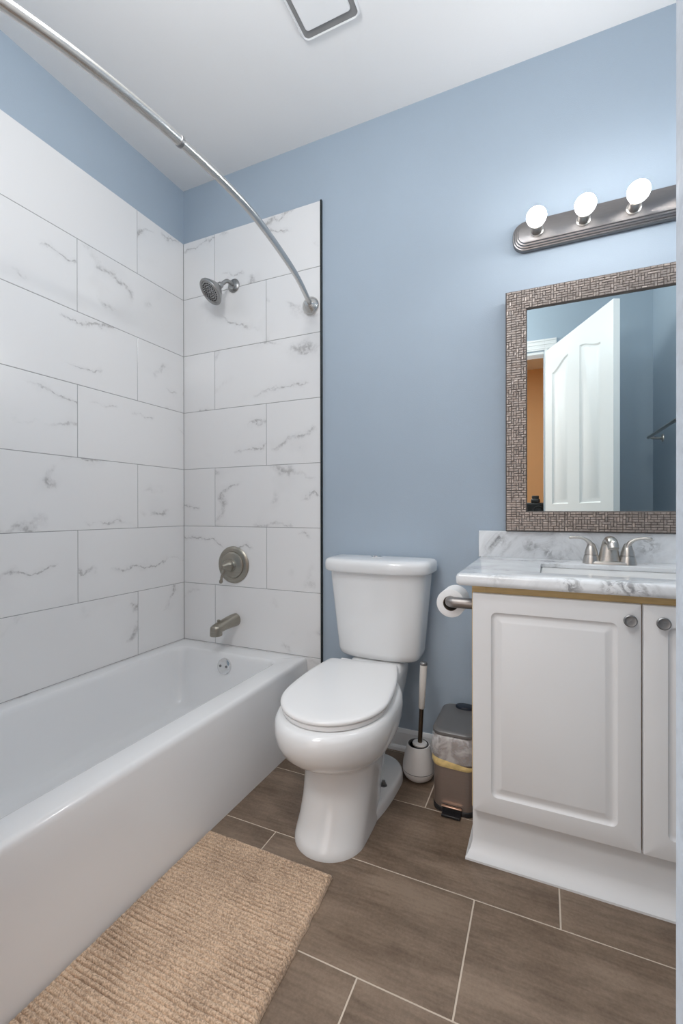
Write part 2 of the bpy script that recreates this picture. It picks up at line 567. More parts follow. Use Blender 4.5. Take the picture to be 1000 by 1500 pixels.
bm = bmesh.new(); box(bm, -0.12, XR + 0.12, YE - 0.12, 0.12, ZC, ZC + 0.1)
struct(obj('ceiling', bm, 'ceiling', smooth_angle=0))
bm = bmesh.new(); box(bm, -0.12, XR + 0.12, 0.008, 0.12, 0, ZC)
wall_back = struct(obj('wall_back', bm, 'paint_blue', smooth_angle=0))
bm = bmesh.new(); box(bm, -0.12, -0.008, YD, 0.008, 0, ZC)
wall_left = struct(obj('wall_left', bm, 'paint_blue', smooth_angle=0))
bm = bmesh.new(); box(bm, XR, XR + 0.12, YD, 0.008, 0, ZC)
wall_right = struct(obj('wall_right', bm, 'paint_blue', smooth_angle=0))
bm = bmesh.new()
box(bm, -0.12, JL, YH, YD, 0, ZC)
box(bm, JL, JX, YH, YD, DH, ZC)
box(bm, JX, XR + 0.12, YH, YD, 0, ZC)
fs = [f for f in bm.faces if abs(f.calc_center_median().x - JX) < 1e-4 or abs(f.calc_center_median().x - JL) < 1e-4]
for f in fs:
    f.material_index = 1
for f in bm.faces:
    if abs(f.calc_center_median().y - YH) < 1e-4:
        f.material_index = 2
struct(obj('wall_front', bm, ['paint_blue', 'paint_jamb', 'hall'], smooth_angle=0))
bm = bmesh.new(); box(bm, -0.008, 0.842, YD, -1.527, 0, ZC)
struct(obj('wall_end', bm, 'paint_blue', smooth_angle=0))
bm = bmesh.new(); box(bm, -0.12, 0.0, YE, YH, 0, ZC)
struct(obj('wall_hall_left', bm, 'hall', smooth_angle=0))
bm = bmesh.new(); box(bm, XR, XR + 0.12, YE, YH, 0, ZC)
struct(obj('wall_hall_right', bm, 'hall', smooth_angle=0))
bm = bmesh.new(); box(bm, -0.12, XR + 0.12, YE - 0.12, YE, 0, ZC)
struct(obj('wall_hall_back', bm, 'hall', smooth_angle=0))

# tiled surround: rows of 0.3065 counted down from the top edge
ZT, RH = 2.4827, 0.3065
rl, rb = [], []
XT = 0.8335
for k in range(9):
    z1, z0 = ZT - k * RH, max(ZT - (k + 1) * RH, 0.0)
    if z1 <= 0.01:
        break
    # left wall, u = distance from the corner towards the door
    j = 0.304 if k % 2 == 0 else 0.610
    cuts = [0.0] + [j + 0.6125 * i - 0.6125 * (1 if j > 0.6125 else 0) for i in range(0, 4)]
    cuts = [c for c in cuts if c < 1.52] + [1.524]
    for a, b in zip(cuts[:-1], cuts[1:]):
        rl.append((a, b, z0, z1))
    # back wall
    j = 0.212 if k % 2 == 0 else 0.5327
    cuts = [c for c in (0.0, j, j + 0.6125) if c < XT - 0.02] + [XT]
    for a, b in zip(cuts[:-1], cuts[1:]):
        rb.append((a, b, z0, z1))
tile_panel('tile_panel', rl, lambda u, v, d: (-0.0085 + d, -u, v), wall_left, 'tile', 0.0026, 0.0085)
tile_panel('tile_panel', rb, lambda u, v, d: (u, 0.0085 - d, v), wall_back, 'tile', 0.0026, 0.0085)
bm = bmesh.new(); box(bm, -0.0085, -0.0015, -1.525, 0.002, 0, ZT - 0.001)
obj('grout_bed', bm, 'grout_grey', wall_left, smooth_angle=0)
bm = bmesh.new(); box(bm, -0.002, XT, 0.0015, 0.0085, 0, ZT - 0.001)
obj('grout_bed', bm, 'grout_grey', wall_back, smooth_angle=0)
bm = bmesh.new(); box(bm, XT, XT + 0.008, -0.003, 0.010, 0.0, ZT + 0.001)
struct(obj('trim_1', bm, 'black_trim', smooth_angle=0, bevel=0.001))

def baseboard(name, a, b, n):
    """a->b along the wall foot, n points into the room"""
    a, b, n = Vector(a), Vector(b), Vector(n)
    prof = [(0, 0), (0.028, 0), (0.0275, 0.006), (0.025, 0.012), (0.020, 0.0165), (0.012, 0.018), (0.012, 0.062), (0.0105, 0.066),
            (0.0105, 0.072), (0.0085, 0.076), (0.006, 0.084), (0.003, 0.0875), (0, 0.0875)]
    bm = bmesh.new()
    loft(bm, [[p + n * d + Vector((0, 0, z)) for d, z in prof] for p in (a, b)])
    return struct(obj(name, bm, 'trim_white', smooth_angle=25))
baseboard('baseboard_back', (XT + 0.009, 0.008, 0), (1.588, 0.008, 0), (0, -1, 0))
baseboard('baseboard_right', (XR, YD, 0), (XR, -0.53, 0), (-1, 0, 0))

# door casing on the room face of the doorway (latch side and head, hinge side)
bm = bmesh.new()
def casing(bm, x0, x1, z0, z1):
    box(bm, x0, x1, YD, YD + 0.010, z0, z1)
casing(bm, JL - 0.085, JL - 0.006, 0, DH + 0.085)
casing(bm, JL - 0.006, JX + 0.006, DH + 0.006, DH + 0.085)
casing(bm, JX + 0.006, JX + 0.085, 0, DH + 0.085)
for dz in (0.018, 0.046, 0.072):
    box(bm, JL - 0.08, JX + 0.08, YD + 0.010, YD + 0.013 + 0.1 * (dz - 0.018) * 0.1, DH + 0.006 + dz - 0.008, DH + 0.006 + dz)
for sgn, x in ((-1, JL), (1, JX)):
    for dx in (0.018, 0.046, 0.072):
        xx = x + sgn * (0.006 + dx)
        box(bm, min(xx, xx - sgn * 0.008), max(xx, xx - sgn * 0.008), YD + 0.010, YD + 0.0135, 0, DH + 0.02)
struct(obj('trim_2', bm, 'trim_white', smooth_angle=0, bevel=0.0015))
bm = bmesh.new()
box(bm, JL, JX, YH + 0.02, YD - 0.002, DH - 0.018, DH)
struct(obj('trim_3', bm, 'trim_white', smooth_angle=0, bevel=0.0015))

# the open panel door: local x along the leaf from the hinge, local y = thickness (visible face at y=+0), z up
DW, DT, DTOP = 0.81, 0.035, DH - 0.012
hinge = Vector((JX + 0.012, YD + 0.022, 0.012))
ddir = Vector((0.395, 0.9187, 0)).normalized()
dn = Vector((-ddir.y, ddir.x, 0))           # towards the visible face
def dpt(u, w, z):
    return hinge + ddir * u + dn * w + Vector((0, 0, z))
door = bpy.data.objects.new('door_1', None)
COL.objects.link(door); door.location = hinge; door.matrix_world = Matrix.Translation(hinge)
struct(door)
def panel_outline(u0, u1, z0, z1, arch, ins, n=16):
    """closed outline, arched ogee top: rises towards the lock stile centre"""
    pts = [(u0 + ins, z0 + ins), (u1 - ins, z0 + ins)]
    for i in range(n + 1):
        t = i / n
        u = lerp(u1 - ins, u0 + ins, t)
        s = (1 - math.cos(PI * min(max((t if arch > 0 else 1 - t) * 1.0, 0), 1))) / 2
        pts.append((u, z1 - ins - abs(arch) * s))
    return pts
bm = bmesh.new()
H = DTOP - 0.012
panels = [(0.096, 0.322, 1.064, 2.040, 0.06), (0.460, 0.688, 1.064, 2.040, -0.06), (0.096, 0.322, 0.22, 0.94, 0), (0.460, 0.688, 0.22, 0.94, 0)]
for side, w0, sg in ((0, 0.0, -1), (1, -DT, 1)):
    verts_outer = [bm.verts.new(dpt(u, w0, z)) for u, z in ((0, 0), (DW, 0), (DW, H), (0, H))]
    edges = [bm.edges.new((verts_outer[i], verts_outer[(i + 1) % 4])) for i in range(4)]
    loops0 = []
    for (u0, u1, z0, z1, ar) in panels:
        rings = []
        for ins, dep in ((0, 0), (0.008, 0.009), (0.022, 0.010), (0.040, 0.004)):
            rings.append([bm.verts.new(dpt(u, w0 + sg * dep, z)) for u, z in panel_outline(u0, u1, z0, z1, ar, ins)])
        n = len(rings[0])
        for a, b in zip(rings[:-1], rings[1:]):
            for i in range(n):
                bm.faces.new((a[i], a[(i + 1) % n], b[(i + 1) % n], b[i]))
        bm.faces.new(rings[-1])
        for i in range(n):
            e = bm.edges.get((rings[0][i], rings[0][(i + 1) % n]))
            edges.append(e)
    bmesh.ops.triangle_fill(bm, use_beauty=True, use_dissolve=False, edges=edges)
    if side == 0:
        oa = verts_outer
    else:
        ob = verts_outer
for i in range(4):
    bm.faces.new((oa[i], oa[(i + 1) % 4], ob[(i + 1) % 4], ob[i]))
obj('panel', bm, 'door_paint', door, smooth_angle=25)
bm = bmesh.new()
for w, s in ((0.0, 1), (-DT, -1)):
    lathe(bm, dpt(DW - 0.07, w, 0.97), dn * s, [(0, 0.032), (0.006, 0.032), (0.010, 0.016), (0.030, 0.011), (0.036, 0.018), (0.046, 0.027), (0.058, 0.027), (0.066, 0.018), (0.068, 0.004)], n=24)
obj('handle', bm, 'nickel', door)

# ================================================================== BATHTUB
tub = thing('bathtub', 'white built-in alcove bathtub with a plain apron along the tiled wall', 'bathtub', (0.40, -0.76, 0))
bm = bmesh.new()
X1T, X1B, ZR, YN = 0.757, 0.805, 0.334, -1.522
def tr(x0, x1, y0, y1, z, r):
    return rrect(x0, x1, y0, y1, z, r, 8)
rings = [
    tr(0.002, X1B, YN, -0.002, 0.0, 0.003),
    tr(0.002, X1B - 0.002, YN, -0.002, 0.02, 0.003),
    tr(0.002, lerp(X1B, X1T, 0.35), YN, -0.002, 0.11, 0.003),
    tr(0.002, lerp(X1B, X1T, 0.72), YN, -0.002, 0.22, 0.003),
    tr(0.002, X1T + 0.004, YN, -0.002, ZR - 0.020, 0.003),
    tr(0.002, X1T + 0.001, YN, -0.002, ZR - 0.011, 0.003),
    tr(0.002, X1T - 0.003, YN, -0.002, ZR - 0.0045, 0.003),
    tr(0.002, X1T - 0.009, YN, -0.002, ZR - 0.001, 0.003),
    tr(0.002, X1T - 0.017, YN, -0.002, ZR, 0.003),
    tr(0.055, 0.668, YN + 0.10, -0.092, ZR, 0.055),
    tr(0.060, 0.660, YN + 0.105, -0.097, ZR - 0.002, 0.055),
    tr(0.066, 0.653, YN + 0.112, -0.103, ZR - 0.009, 0.055),
    tr(0.071, 0.648, YN + 0.12, -0.107, ZR - 0.022, 0.055),
    tr(0.080, 0.640, YN + 0.16, -0.118, 0.245, 0.056),
    tr(0.096, 0.626, YN + 0.23, -0.138, 0.15, 0.06),
    tr(0.112, 0.612, YN + 0.30, -0.156, 0.09, 0.064),
    tr(0.126, 0.598, YN + 0.33, -0.170, 0.068, 0.068),
    tr(0.150, 0.574, YN + 0.36, -0.195, 0.057, 0.07),
    tr(0.200, 0.520, YN + 0.42, -0.25, 0.054, 0.06),
]
loft(bm, rings, cap0=False, cap1=True)
obj('shell', bm, 'acrylic', tub, smooth_angle=50)
bm = bmesh.new()
oc = Vector((0.366, -0.113, 0.273)); on_ = Vector((0, -1, 0.12)).normalized()
lathe(bm, oc, on_, [(-0.004, 0.038), (0.004, 0.040), (0.010, 0.038), (0.013, 0.033), (0.014, 0.02), (0.014, 0.0)], n=36, cap1=False)
op = obj('overflow_plate', bm, 'chrome', tub)
op['label'] = 'round chrome overflow plate'
for dx in (-0.017, 0.019):
    bm = bmesh.new()
    lathe(bm, oc + on_ * 0.0135 + Vector((dx, 0, 0.002)), on_, [(0, 0.0065), (0.002, 0.006), (0.003, 0.003)], n=14)
    obj('screw', bm, 'knob_metal', op)
bm = bmesh.new()
lathe(bm, (0.366, -0.30, 0.0535), (0, 0, 1), [(0, 0.036), (0.003, 0.035), (0.004, 0.026), (0.001, 0.022), (0.001, 0.0)], n=30, cap1=False)
obj('drain', bm, 'chrome', tub)

# ---- tub spout
sp = thing('tub_spout', 'short brushed nickel tub spout sticking out of the tile above the bathtub', 'spout', (0.344, 0, 0.475))
bm = bmesh.new()
path = [(0.344, 0.0, 0.474), (0.343, -0.03, 0.473), (0.339, -0.075, 0.468), (0.335, -0.115, 0.461), (0.332, -0.138, 0.455)]
rad = [(0.031, 0.033), (0.0305, 0.032), (0.029, 0.029), (0.0285, 0.027), (0.028, 0.026)]
tube(bm, path, rad, n=24)
lathe(bm, (0.3315, -0.136, 0.478), (0, 0, -1), [(0, 0.010), (0.004, 0.020), (0.010, 0.0265), (0.02, 0.029), (0.05, 0.030), (0.054, 0.029), (0.054, 0.022), (0.04, 0.02)], n=28)
obj('body', bm, 'nickel_warm', sp, smooth_angle=45)
bm = bmesh.new()
lathe(bm, (0.3315, -0.118, 0.480), (0, 0, 1), [(-0.005, 0.004), (0.007, 0.004), (0.008, 0.008), (0.016, 0.0085), (0.018, 0.005)], n=16)
obj('diverter_knob', bm, 'nickel_warm', sp)

# ---- shower valve
vc = Vector((0.333, 0, 0.755))
va = thing('shower_valve', 'round brushed nickel shower valve plate with a small lever on the tile', 'faucet', vc)
bm = bmesh.new()
lathe(bm, vc, (0, -1, 0), [(0, 0.094), (0.004, 0.095), (0.009, 0.090), (0.013, 0.080), (0.014, 0.071), (0.012, 0.068)], n=48)
obj('escutcheon', bm, 'nickel_warm', va, smooth_angle=40)
bm = bmesh.new()
lathe(bm, vc + Vector((0, -0.011, 0)), (0, -1, 0), [(0, 0.067), (0.004, 0.066), (0.009, 0.058), (0.012, 0.042), (0.016, 0.034), (0.026, 0.031), (0.030, 0.028)], n=40)
obj('dome', bm, 'nickel_warm', va, smooth_angle=40)
bm = bmesh.new()
lathe(bm, vc + Vector((0, -0.034, 0)), (-0.06, -1, 0), [(0, 0.029), (0.012, 0.030), (0.022, 0.027), (0.034, 0.020), (0.044, 0.013), (0.052, 0.009), (0.056, 0.004)], n=30)
lv = spline([vc + Vector((-0.002, -0.052, -0.004)), vc + Vector((-0.014, -0.062, -0.030)), vc + Vector((-0.023, -0.066, -0.055)), vc + Vector((-0.028, -0.066, -0.075)), vc + Vector((-0.030, -0.066, -0.088))], 6)
tube(bm, lv, [lerp(0.010, 0.0065, min(1, i / 14)) if i < 16 else 0.0065 + 0.003 * math.sin((i - 16) / 8 * PI) for i in range(len(lv))], n=14)
obj('lever_handle', bm, 'nickel_warm', va, smooth_angle=50)

# ---- shower head
sf = Vector((0.338, 0, 2.185))
sh = thing('showerhead', 'small brushed nickel shower head on a short bent arm high on the tile', 'shower head', sf)
bm = bmesh.new()
lathe(bm, sf, (0, -1, 0), [(0, 0.034), (0.004, 0.035), (0.008, 0.032), (0.011, 0.024), (0.014, 0.0225), (0.016, 0.016), (0.016, 0.010)], n=32)
obj('flange', bm, 'nickel_grey', sh)
fn = Vector((-0.36, -0.64, -0.70)).normalized()
fc = Vector((0.291, -0.128, 2.106))
neck = fc - fn * 0.078
bm = bmesh.new()
arm = spline([sf + Vector((0, -0.006, 0)), sf + Vector((0, -0.03, 0.004)), sf + Vector((-0.003, -0.056, 0.000)), neck - fn * 0.012, neck + fn * 0.004], 7)
tube(bm, arm, 0.0095, n=16)
obj('arm', bm, 'nickel_grey', sh)
bm = bmesh.new()
lathe(bm, neck, fn, [(-0.004, 0.011), (0.0, 0.0155), (0.012, 0.0165), (0.016, 0.0145), (0.020, 0.0215), (0.028, 0.0295), (0.040, 0.0425), (0.054, 0.054), (0.064, 0.0605), (0.069, 0.0655), (0.076, 0.067), (0.080, 0.0645), (0.080, 0.055), (0.076, 0.052)], n=44, cap1=False)
head = obj('head', bm, 'nickel_grey', sh, smooth_angle=40)
bm = bmesh.new()
lathe(bm, neck, fn, [(0.0755, 0.053), (0.0765, 0.050), (0.078, 0.0)], n=40, cap1=False)
obj('face_plate', bm, 'nickel_grey', head)
bm = bmesh.new()
fu, fv = frame_of(fn)
for ring, cnt in ((0.010, 6), (0.021, 12), (0.032, 18), (0.043, 24)):
    for k in range(cnt):
        a = 2 * PI * (k + 0.3 * ring * 100) / cnt
        lathe(bm, neck + fn * 0.0765 + (fu * math.cos(a) + fv * math.sin(a)) * ring, fn, [(0, 0.0031), (0.003, 0.0026), (0.0035, 0.0015)], n=8)
nz = obj('nozzles', bm, 'rubber_dark', head)

# ---- curved curtain rod
rodp = [(0.785, -0.005, 1.997), (0.800, -0.052, 1.997), (0.867, -0.304, 1.997), (0.919, -0.62, 1.997), (0.928, -0.80, 1.997), (0.919, -0.977, 1.997), (0.905, -1.10, 1.997), (0.878, -1.25, 1.997), (0.835, -1.40, 1.997), (0.790, -1.515, 1.997)]
rod = thing('shower_curtain_rod', 'curved satin steel shower curtain rod spanning the bathtub near the ceiling', 'curtain rod', (0.785, 0, 1.997))
rs = spline(rodp, 10)
ji = min(range(len(rs)), key=lambda i: abs(rs[i].y + 0.972))
bm = bmesh.new(); tube(bm, rs[:ji + 1], 0.0118, n=20)
obj('inner_tube', bm, 'steel_rod', rod)
bm = bmesh.new(); tube(bm, rs[ji:], 0.0136, n=20)
obj('outer_tube', bm, 'steel_rod', rod)
bm = bmesh.new()
jd = (rs[ji - 1] - rs[ji + 1]).normalized()
lathe(bm, rs[ji] - jd * 0.004, jd, [(0, 0.0136), (0.001, 0.0148), (0.010, 0.0148), (0.012, 0.012)], n=22)
obj('collar', bm, 'knob_metal', rod)
for e, d, p2 in ((Vector((0.785, 0, 1.997)), Vector((0, -1, 0)), rs[3]), (Vector((0.790, -1.527, 1.997)), Vector((0, 1, 0)), rs[-4])):
    bm = bmesh.new()
    lathe(bm, e, d, [(0, 0.041), (0.004, 0.042), (0.010, 0.041), (0.020, 0.035), (0.030, 0.025), (0.037, 0.0165), (0.040, 0.013)], n=34)
    obj('flange', bm, 'steel_rod', rod)

# ================================================================== CEILING VENT
vn = thing('ceiling_vent', 'square white ceiling vent cover with dark slots around its centre panel', 'ceiling vent', (1.095, -0.55, ZC))
bm = bmesh.new()
VX0, VX1, VY0, VY1 = 0.978, 1.205, -0.66, -0.408
rings = [rrect(VX0, VX1, VY0, VY1, ZC, 0.022), rrect(VX0, VX1, VY0, VY1, ZC - 0.008, 0.022), rrect(VX0 + 0.004, VX1 - 0.004, VY0 + 0.004, VY1 - 0.004, ZC - 0.014, 0.02),
         rrect(VX0 + 0.008, VX1 - 0.006, VY0 + 0.007, VY1 - 0.006, ZC - 0.015, 0.019), rrect(VX0 + 0.010, VX1 - 0.008, VY0 + 0.009, VY1 - 0.008, ZC - 0.008, 0.017)]
loft(bm, rings, False, False)
obj('frame', bm, 'fan_plastic', vn, smooth_angle=40)
bm = bmesh.new()
box(bm, VX0 + 0.010, VX1 - 0.008, VY0 + 0.009, VY1 - 0.008, ZC - 0.009, ZC - 0.001)
obj('slot', bm, 'slot_dark', vn, smooth_angle=0)
bm = bmesh.new()
PX0, PX1, PY0, PY1 = VX0 + 0.026, VX1 - 0.026, VY0 + 0.03, VY1 - 0.034
loft(bm, [rrect(PX0, PX1, PY0, PY1, ZC - 0.004, 0.012), rrect(PX0, PX1, PY0, PY1, ZC - 0.012, 0.012),
          rrect(PX0 + 0.003, PX1 - 0.003, PY0 + 0.003, PY1 - 0.003, ZC - 0.015, 0.010)], False, True)
obj('centre_panel', bm, 'fan_plastic', vn, smooth_angle=40)

# ================================================================== TOILET
TX = 1.161
PX = 1.168
toi = thing('toilet', 'white two-piece toilet with closed lid between bathtub and vanity', 'toilet', (TX, -0.38, 0))

def egg(z, w, yf, yb, nb=2.6, nf=2.0, yc=None, n=64, cx=TX, fl=1.25):
    """egg outline: elliptical nose of length fl*w, squarer heel"""
    if yc is None:
        yc = yf + fl * w
    pts = []
    for i in range(n):
        a = 2 * PI * i / n
        c, s = math.cos(a), math.sin(a)
        if s < 0:
            e, ly = nf, yc - yf
        else:
            e, ly = nb, yb - yc
        x = math.copysign(abs(c) ** (2 / e), c) * w
        y = math.copysign(abs(s) ** (2 / e), s) * ly
        pts.append(Vector((cx + x, yc + y, z)))
    return pts

bm = bmesh.new()
# pedestal and bowl
loft(bm, [
    egg(0.000, 0.1145, -0.704, -0.30, fl=1.0, nb=3.0, cx=PX),
    egg(0.012, 0.1145, -0.704, -0.30, fl=1.0, nb=3.0, cx=PX),
    egg(0.030, 0.1130, -0.694, -0.29, fl=1.0, nb=2.6, cx=PX),
    egg(0.060, 0.1125, -0.672, -0.28, fl=1.0, nb=2.4, cx=PX),
    egg(0.110, 0.1135, -0.650, -0.27, fl=1.0, nb=2.2, cx=PX),
    egg(0.160, 0.1165, -0.637, -0.26, fl=1.0, nb=2.2, cx=PX),
    egg(0.214, 0.120, -0.630, -0.25, fl=1.02, nb=2.2, cx=PX),
    egg(0.228, 0.128, -0.640, -0.24, fl=1.06, nb=2.2, cx=PX),
    egg(0.243, 0.145, -0.668, -0.235, fl=1.12),
    egg(0.262, 0.163, -0.710, -0.225, fl=1.2),
    egg(0.288, 0.176, -0.742, -0.215, fl=1.25),
    egg(0.318, 0.1845, -0.761, -0.205, fl=1.28),
    egg(0.350, 0.188, -0.769, -0.20, fl=1.28),
    egg(0.375, 0.186, -0.766, -0.20, fl=1.28),
    egg(0.388, 0.179, -0.758, -0.20, fl=1.28),
    egg(0.392, 0.172, -0.748, -0.20, fl=1.28),
    egg(0.392, 0.125, -0.680, -0.26, fl=1.28),
    egg(0.330, 0.110, -0.650, -0.28, fl=1.28),
    egg(0.240, 0.060, -0.560, -0.36, fl=1.28)])
# foot plinth behind the pedestal
loft(bm, [
    egg(0.000, 0.136, -0.62, -0.118, yc=-0.25, nf=2.4, nb=2.2),
    egg(0.026, 0.135, -0.62, -0.119, yc=-0.25, nf=2.4, nb=2.2),
    egg(0.034, 0.131, -0.61, -0.123, yc=-0.25, nf=2.4, nb=2.2),
    egg(0.038, 0.123, -0.60, -0.131, yc=-0.25, nf=2.4, nb=2.2)])
# trapway and tank deck
def srect(z, w, y0, y1, r):
    return rrect(TX - w, TX + w, y0, y1, z, r, 5)
loft(bm, [srect(0.03, 0.052, -0.42, -0.165, 0.04), srect(0.12, 0.055, -0.42, -0.15, 0.04), srect(0.20, 0.07, -0.40, -0.13, 0.05), srect(0.27, 0.10, -0.36, -0.08, 0.05),
          srect(0.32, 0.108, -0.32, -0.05, 0.05), srect(0.375, 0.112, -0.30, -0.035, 0.04), srect(0.394, 0.110, -0.29, -0.035, 0.035), srect(0.402, 0.102, -0.23, -0.042, 0.03)])
obj('bowl', bm, 'porcelain', toi, smooth_angle=55)
# raised deck the tank is bolted to
bm = bmesh.new()
loft(bm, [srect(0.394, 0.112, -0.205, -0.040, 0.03), srect(0.410, 0.108, -0.190, -0.042, 0.03), srect(0.418, 0.102, -0.175, -0.045, 0.03), srect(0.4225, 0.090, -0.16, -0.05, 0.03)])
obj('tank_deck', bm, 'porcelain', toi, smooth_angle=50)

def dring(z, w, yf, yb, bow, e=5.0, n=72, cx=TX - 0.001):
    yc, ly = (yf + yb) / 2, (yb - yf) / 2
    pts = []
    for i in range(n):
        a = 2 * PI * i / n
        c, s = math.cos(a), math.sin(a)
        k = e if s < 0 else 9
        x = math.copysign(abs(c) ** (2 / k), c) * w
        y = math.copysign(abs(s) ** (2 / k), s) * ly
        if y < 0:
            y -= bow * (1 - (x / w) ** 2) * min(1, -y / ly * 1.2)
        pts.append(Vector((cx + x, yc + y, z)))
    return pts
bm = bmesh.new()
loft(bm, [
    dring(0.424, 0.145, -0.130, -0.030, 0.020),
    dring(0.427, 0.160, -0.142, -0.022, 0.022),
    dring(0.436, 0.170, -0.150, -0.016, 0.024),
    dring(0.455, 0.1755, -0.154, -0.013, 0.026),
    dring(0.60, 0.189, -0.166, -0.010, 0.028),
    dring(0.74, 0.2025, -0.176, -0.008, 0.030),
    dring(0.786, 0.206, -0.179, -0.008, 0.030)])
obj('tank', bm, 'porcelain', toi, smooth_angle=50)
bm = bmesh.new()
loft(bm, [
    dring(0.780, 0.211, -0.182, -0.006, 0.032),
    dring(0.782, 0.222, -0.192, -0.004, 0.034),
    dring(0.788, 0.2260, -0.196, -0.002, 0.034),
    dring(0.812, 0.2270, -0.197, -0.002, 0.034),
    dring(0.824, 0.2250, -0.194, -0.003, 0.034),
    dring(0.831, 0.2180, -0.187, -0.008, 0.033),
    dring(0.8345, 0.205, -0.17, -0.02, 0.030),
    dring(0.8365, 0.12, -0.13, -0.06, 0.02)])
obj('tank_lid', bm, 'porcelain', toi, smooth_angle=50)
bm = bmesh.new()
lathe(bm, (TX - 0.012, -0.105, 0.8355), (0, 0, 1), [(0, 0.024), (0.004, 0.0245), (0.006, 0.022), (0.006, 0.019), (0.0085, 0.0185), (0.0095, 0.015), (0.0095, 0.0)], n=32, cap1=False)
obj('flush_button', bm, 'chrome', toi)

# seat and lid sit slightly askew on the bowl
skew = Matrix.Translation((TX, -0.56, 0)) @ Matrix.Rotation(math.radians(6.5), 4, 'Z') @ Matrix.Translation((-TX, 0.56, 0))
def lid_ring(z, ins, yb=-0.184):
    w, yf = 0.180 - ins, -0.734 + ins
    yc = yf - ins + 1.22 * 0.180
    wb = 0.141 - ins           # half width at the hinge edge
    pts = []
    half = []
    for i in range(33):                      # nose, from the tip to the widest point
        a = -PI / 2 + (PI / 2) * i / 32
        half.append((math.cos(a) * w, yc + math.sin(a) * (yc - yf)))
    ly = yb - ins * 0.5 - yc
    for i in range(1, 13):                   # flank narrowing towards the hinge
        t = i / 12 * 0.95
        half.append((lerp(w, wb, t ** 2.1), yc + ly * t))
    x_, y_ = half[-1]
    for i in range(1, 6):                    # small corner
        a = (PI / 2) * i / 5
        r = ly * 0.05
        half.append((x_ - r + r * math.cos(a), y_ + r * math.sin(a)))
    half.append((half[-1][0] * 0.5, half[-1][1]))
    pts = [Vector((TX + x, y, z)) for x, y in half]
    pts += [Vector((TX - x, y, z)) for x, y in reversed(half[1:])]
    return [skew @ p for p in pts]
bm = bmesh.new()
loft(bm, [lid_ring(0.3935, 0.012), lid_ring(0.3955, 0.006), lid_ring(0.401, 0.004), lid_ring(0.4075, 0.004), lid_ring(0.4100, 0.008)])
obj('seat', bm, 'seat_plastic', toi, smooth_angle=50)
bm = bmesh.new()
loft(bm, [lid_ring(0.4118, 0.006), lid_ring(0.4135, 0.001), lid_ring(0.418, 0.0), lid_ring(0.4225, 0.003), lid_ring(0.4250, 0.008), lid_ring(0.4262, 0.020), lid_ring(0.4266, 0.07)])
obj('lid', bm, 'seat_plastic', toi, smooth_angle=50)
for sx in (-1, 1):
    bm = bmesh.new()
    c = skew @ Vector((TX + sx * 0.075, -0.170, 0.405))
    lathe(bm, c + Vector((-0.022, 0, 0.006)), (1, 0, 0), [(0, 0.009), (0.002, 0.011), (0.042, 0.011), (0.044, 0.009)], n=18)
    obj('hinge', bm, 'seat_plastic', toi)
bm = bmesh.new()
lathe(bm, (TX + 0.096, -0.335, 0.037), (0, 0, 1), [(0, 0.013), (0.002, 0.013), (0.003, 0.006), (0.018, 0.0055), (0.019, 0.003)], n=14)
lathe(bm, (TX + 0.096, -0.335, 0.040), (0, 0, 1), [(0, 0.0095), (0.006, 0.0095)], n=6)
obj('floor_bolt', bm, 'knob_metal', toi)

# ================================================================== VANITY
VCX = 2.0135
van = thing('vanity_cabinet', 'white two-door bathroom vanity cabinet with bare wood rail under the countertop', 'cabinet', (VCX, -0.26, 0))
VX0, VX1 = 1.5905, 2.436
bm = bmesh.new()
t = 0.016
box(bm, VX0, VX0 + t, -0.480, -0.001, 0.0, 0.8125)
box(bm, VX1 - t, VX1, -0.480, -0.001, 0.0, 0.8125)
box(bm, VX0 + t, VX1 - t, -0.480, -0.001, 0.15, 0.165)
box(bm, VX0 + t, VX1 - t, -0.012, -0.001, 0.165, 0.8125)
obj('carcass', bm, 'cab_white', van, smooth_angle=0)
bm = bmesh.new()
yf0, yf1 = -0.500, -0.480
box(bm, VX0, VX0 + 0.040, yf0, yf1, 0.153, 0.8125)
box(bm, VX1 - 0.040, VX1, yf0, yf1, 0.153, 0.8125)
box(bm, VX0 + 0.0405, VX1 - 0.0405, yf0, yf1, 0.765, 0.8125)
box(bm, VX0 + 0.0405, VX1 - 0.0405, yf0, yf1, 0.153, 0.19)
box(bm, VCX - 0.02, VCX + 0.02, yf0, yf1, 0.19, 0.765)
ff = obj('face_frame', bm, 'raw_wood', van, smooth_angle=0)
ff['label'] = 'bare yellowish wood face frame'
def door_front(x0, x1, z0, z1, knob_x):
    bm = bmesh.new()
    yb, yfz = -0.5005, -0.520
    def rr(ins, y, r):
        return [Vector((p.x, y, p.y)) for p in rrect(x0 + ins, x1 - ins, z0 + ins, z1 - ins, 0, r, 5)]
    g = 0.052
    loft(bm, [rr(0, yb, 0.002), rr(0, yfz + 0.004, 0.002), rr(0.0015, yfz + 0.001, 0.002), rr(0.004, yfz, 0.002), rr(g, yfz, 0.016), rr(g + 0.003, yfz + 0.004, 0.014), rr(g + 0.008, yfz + 0.0065, 0.012),
              rr(g + 0.013, yfz + 0.0065, 0.010), rr(g + 0.026, yfz + 0.0015, 0.004), rr(g + 0.029, yfz + 0.0005, 0.003)])
    d = obj('door', bm, 'cab_white', van, smooth_angle=28)
    bm = bmesh.new()
    lathe(bm, (knob_x, yfz, 0.7505), (0, -1, 0), [(0, 0.009), (0.002, 0.0085), (0.004, 0.006), (0.012, 0.0065), (0.015, 0.013), (0.018, 0.0155), (0.021, 0.0155), (0.023, 0.013), (0.022, 0.009), (0.0225, 0.0)], n=28, cap1=False)
    obj('knob', bm, 'knob_metal', d)
    return d
door_front(1.5945, 2.0120, 0.1535, 0.790, 1.985)
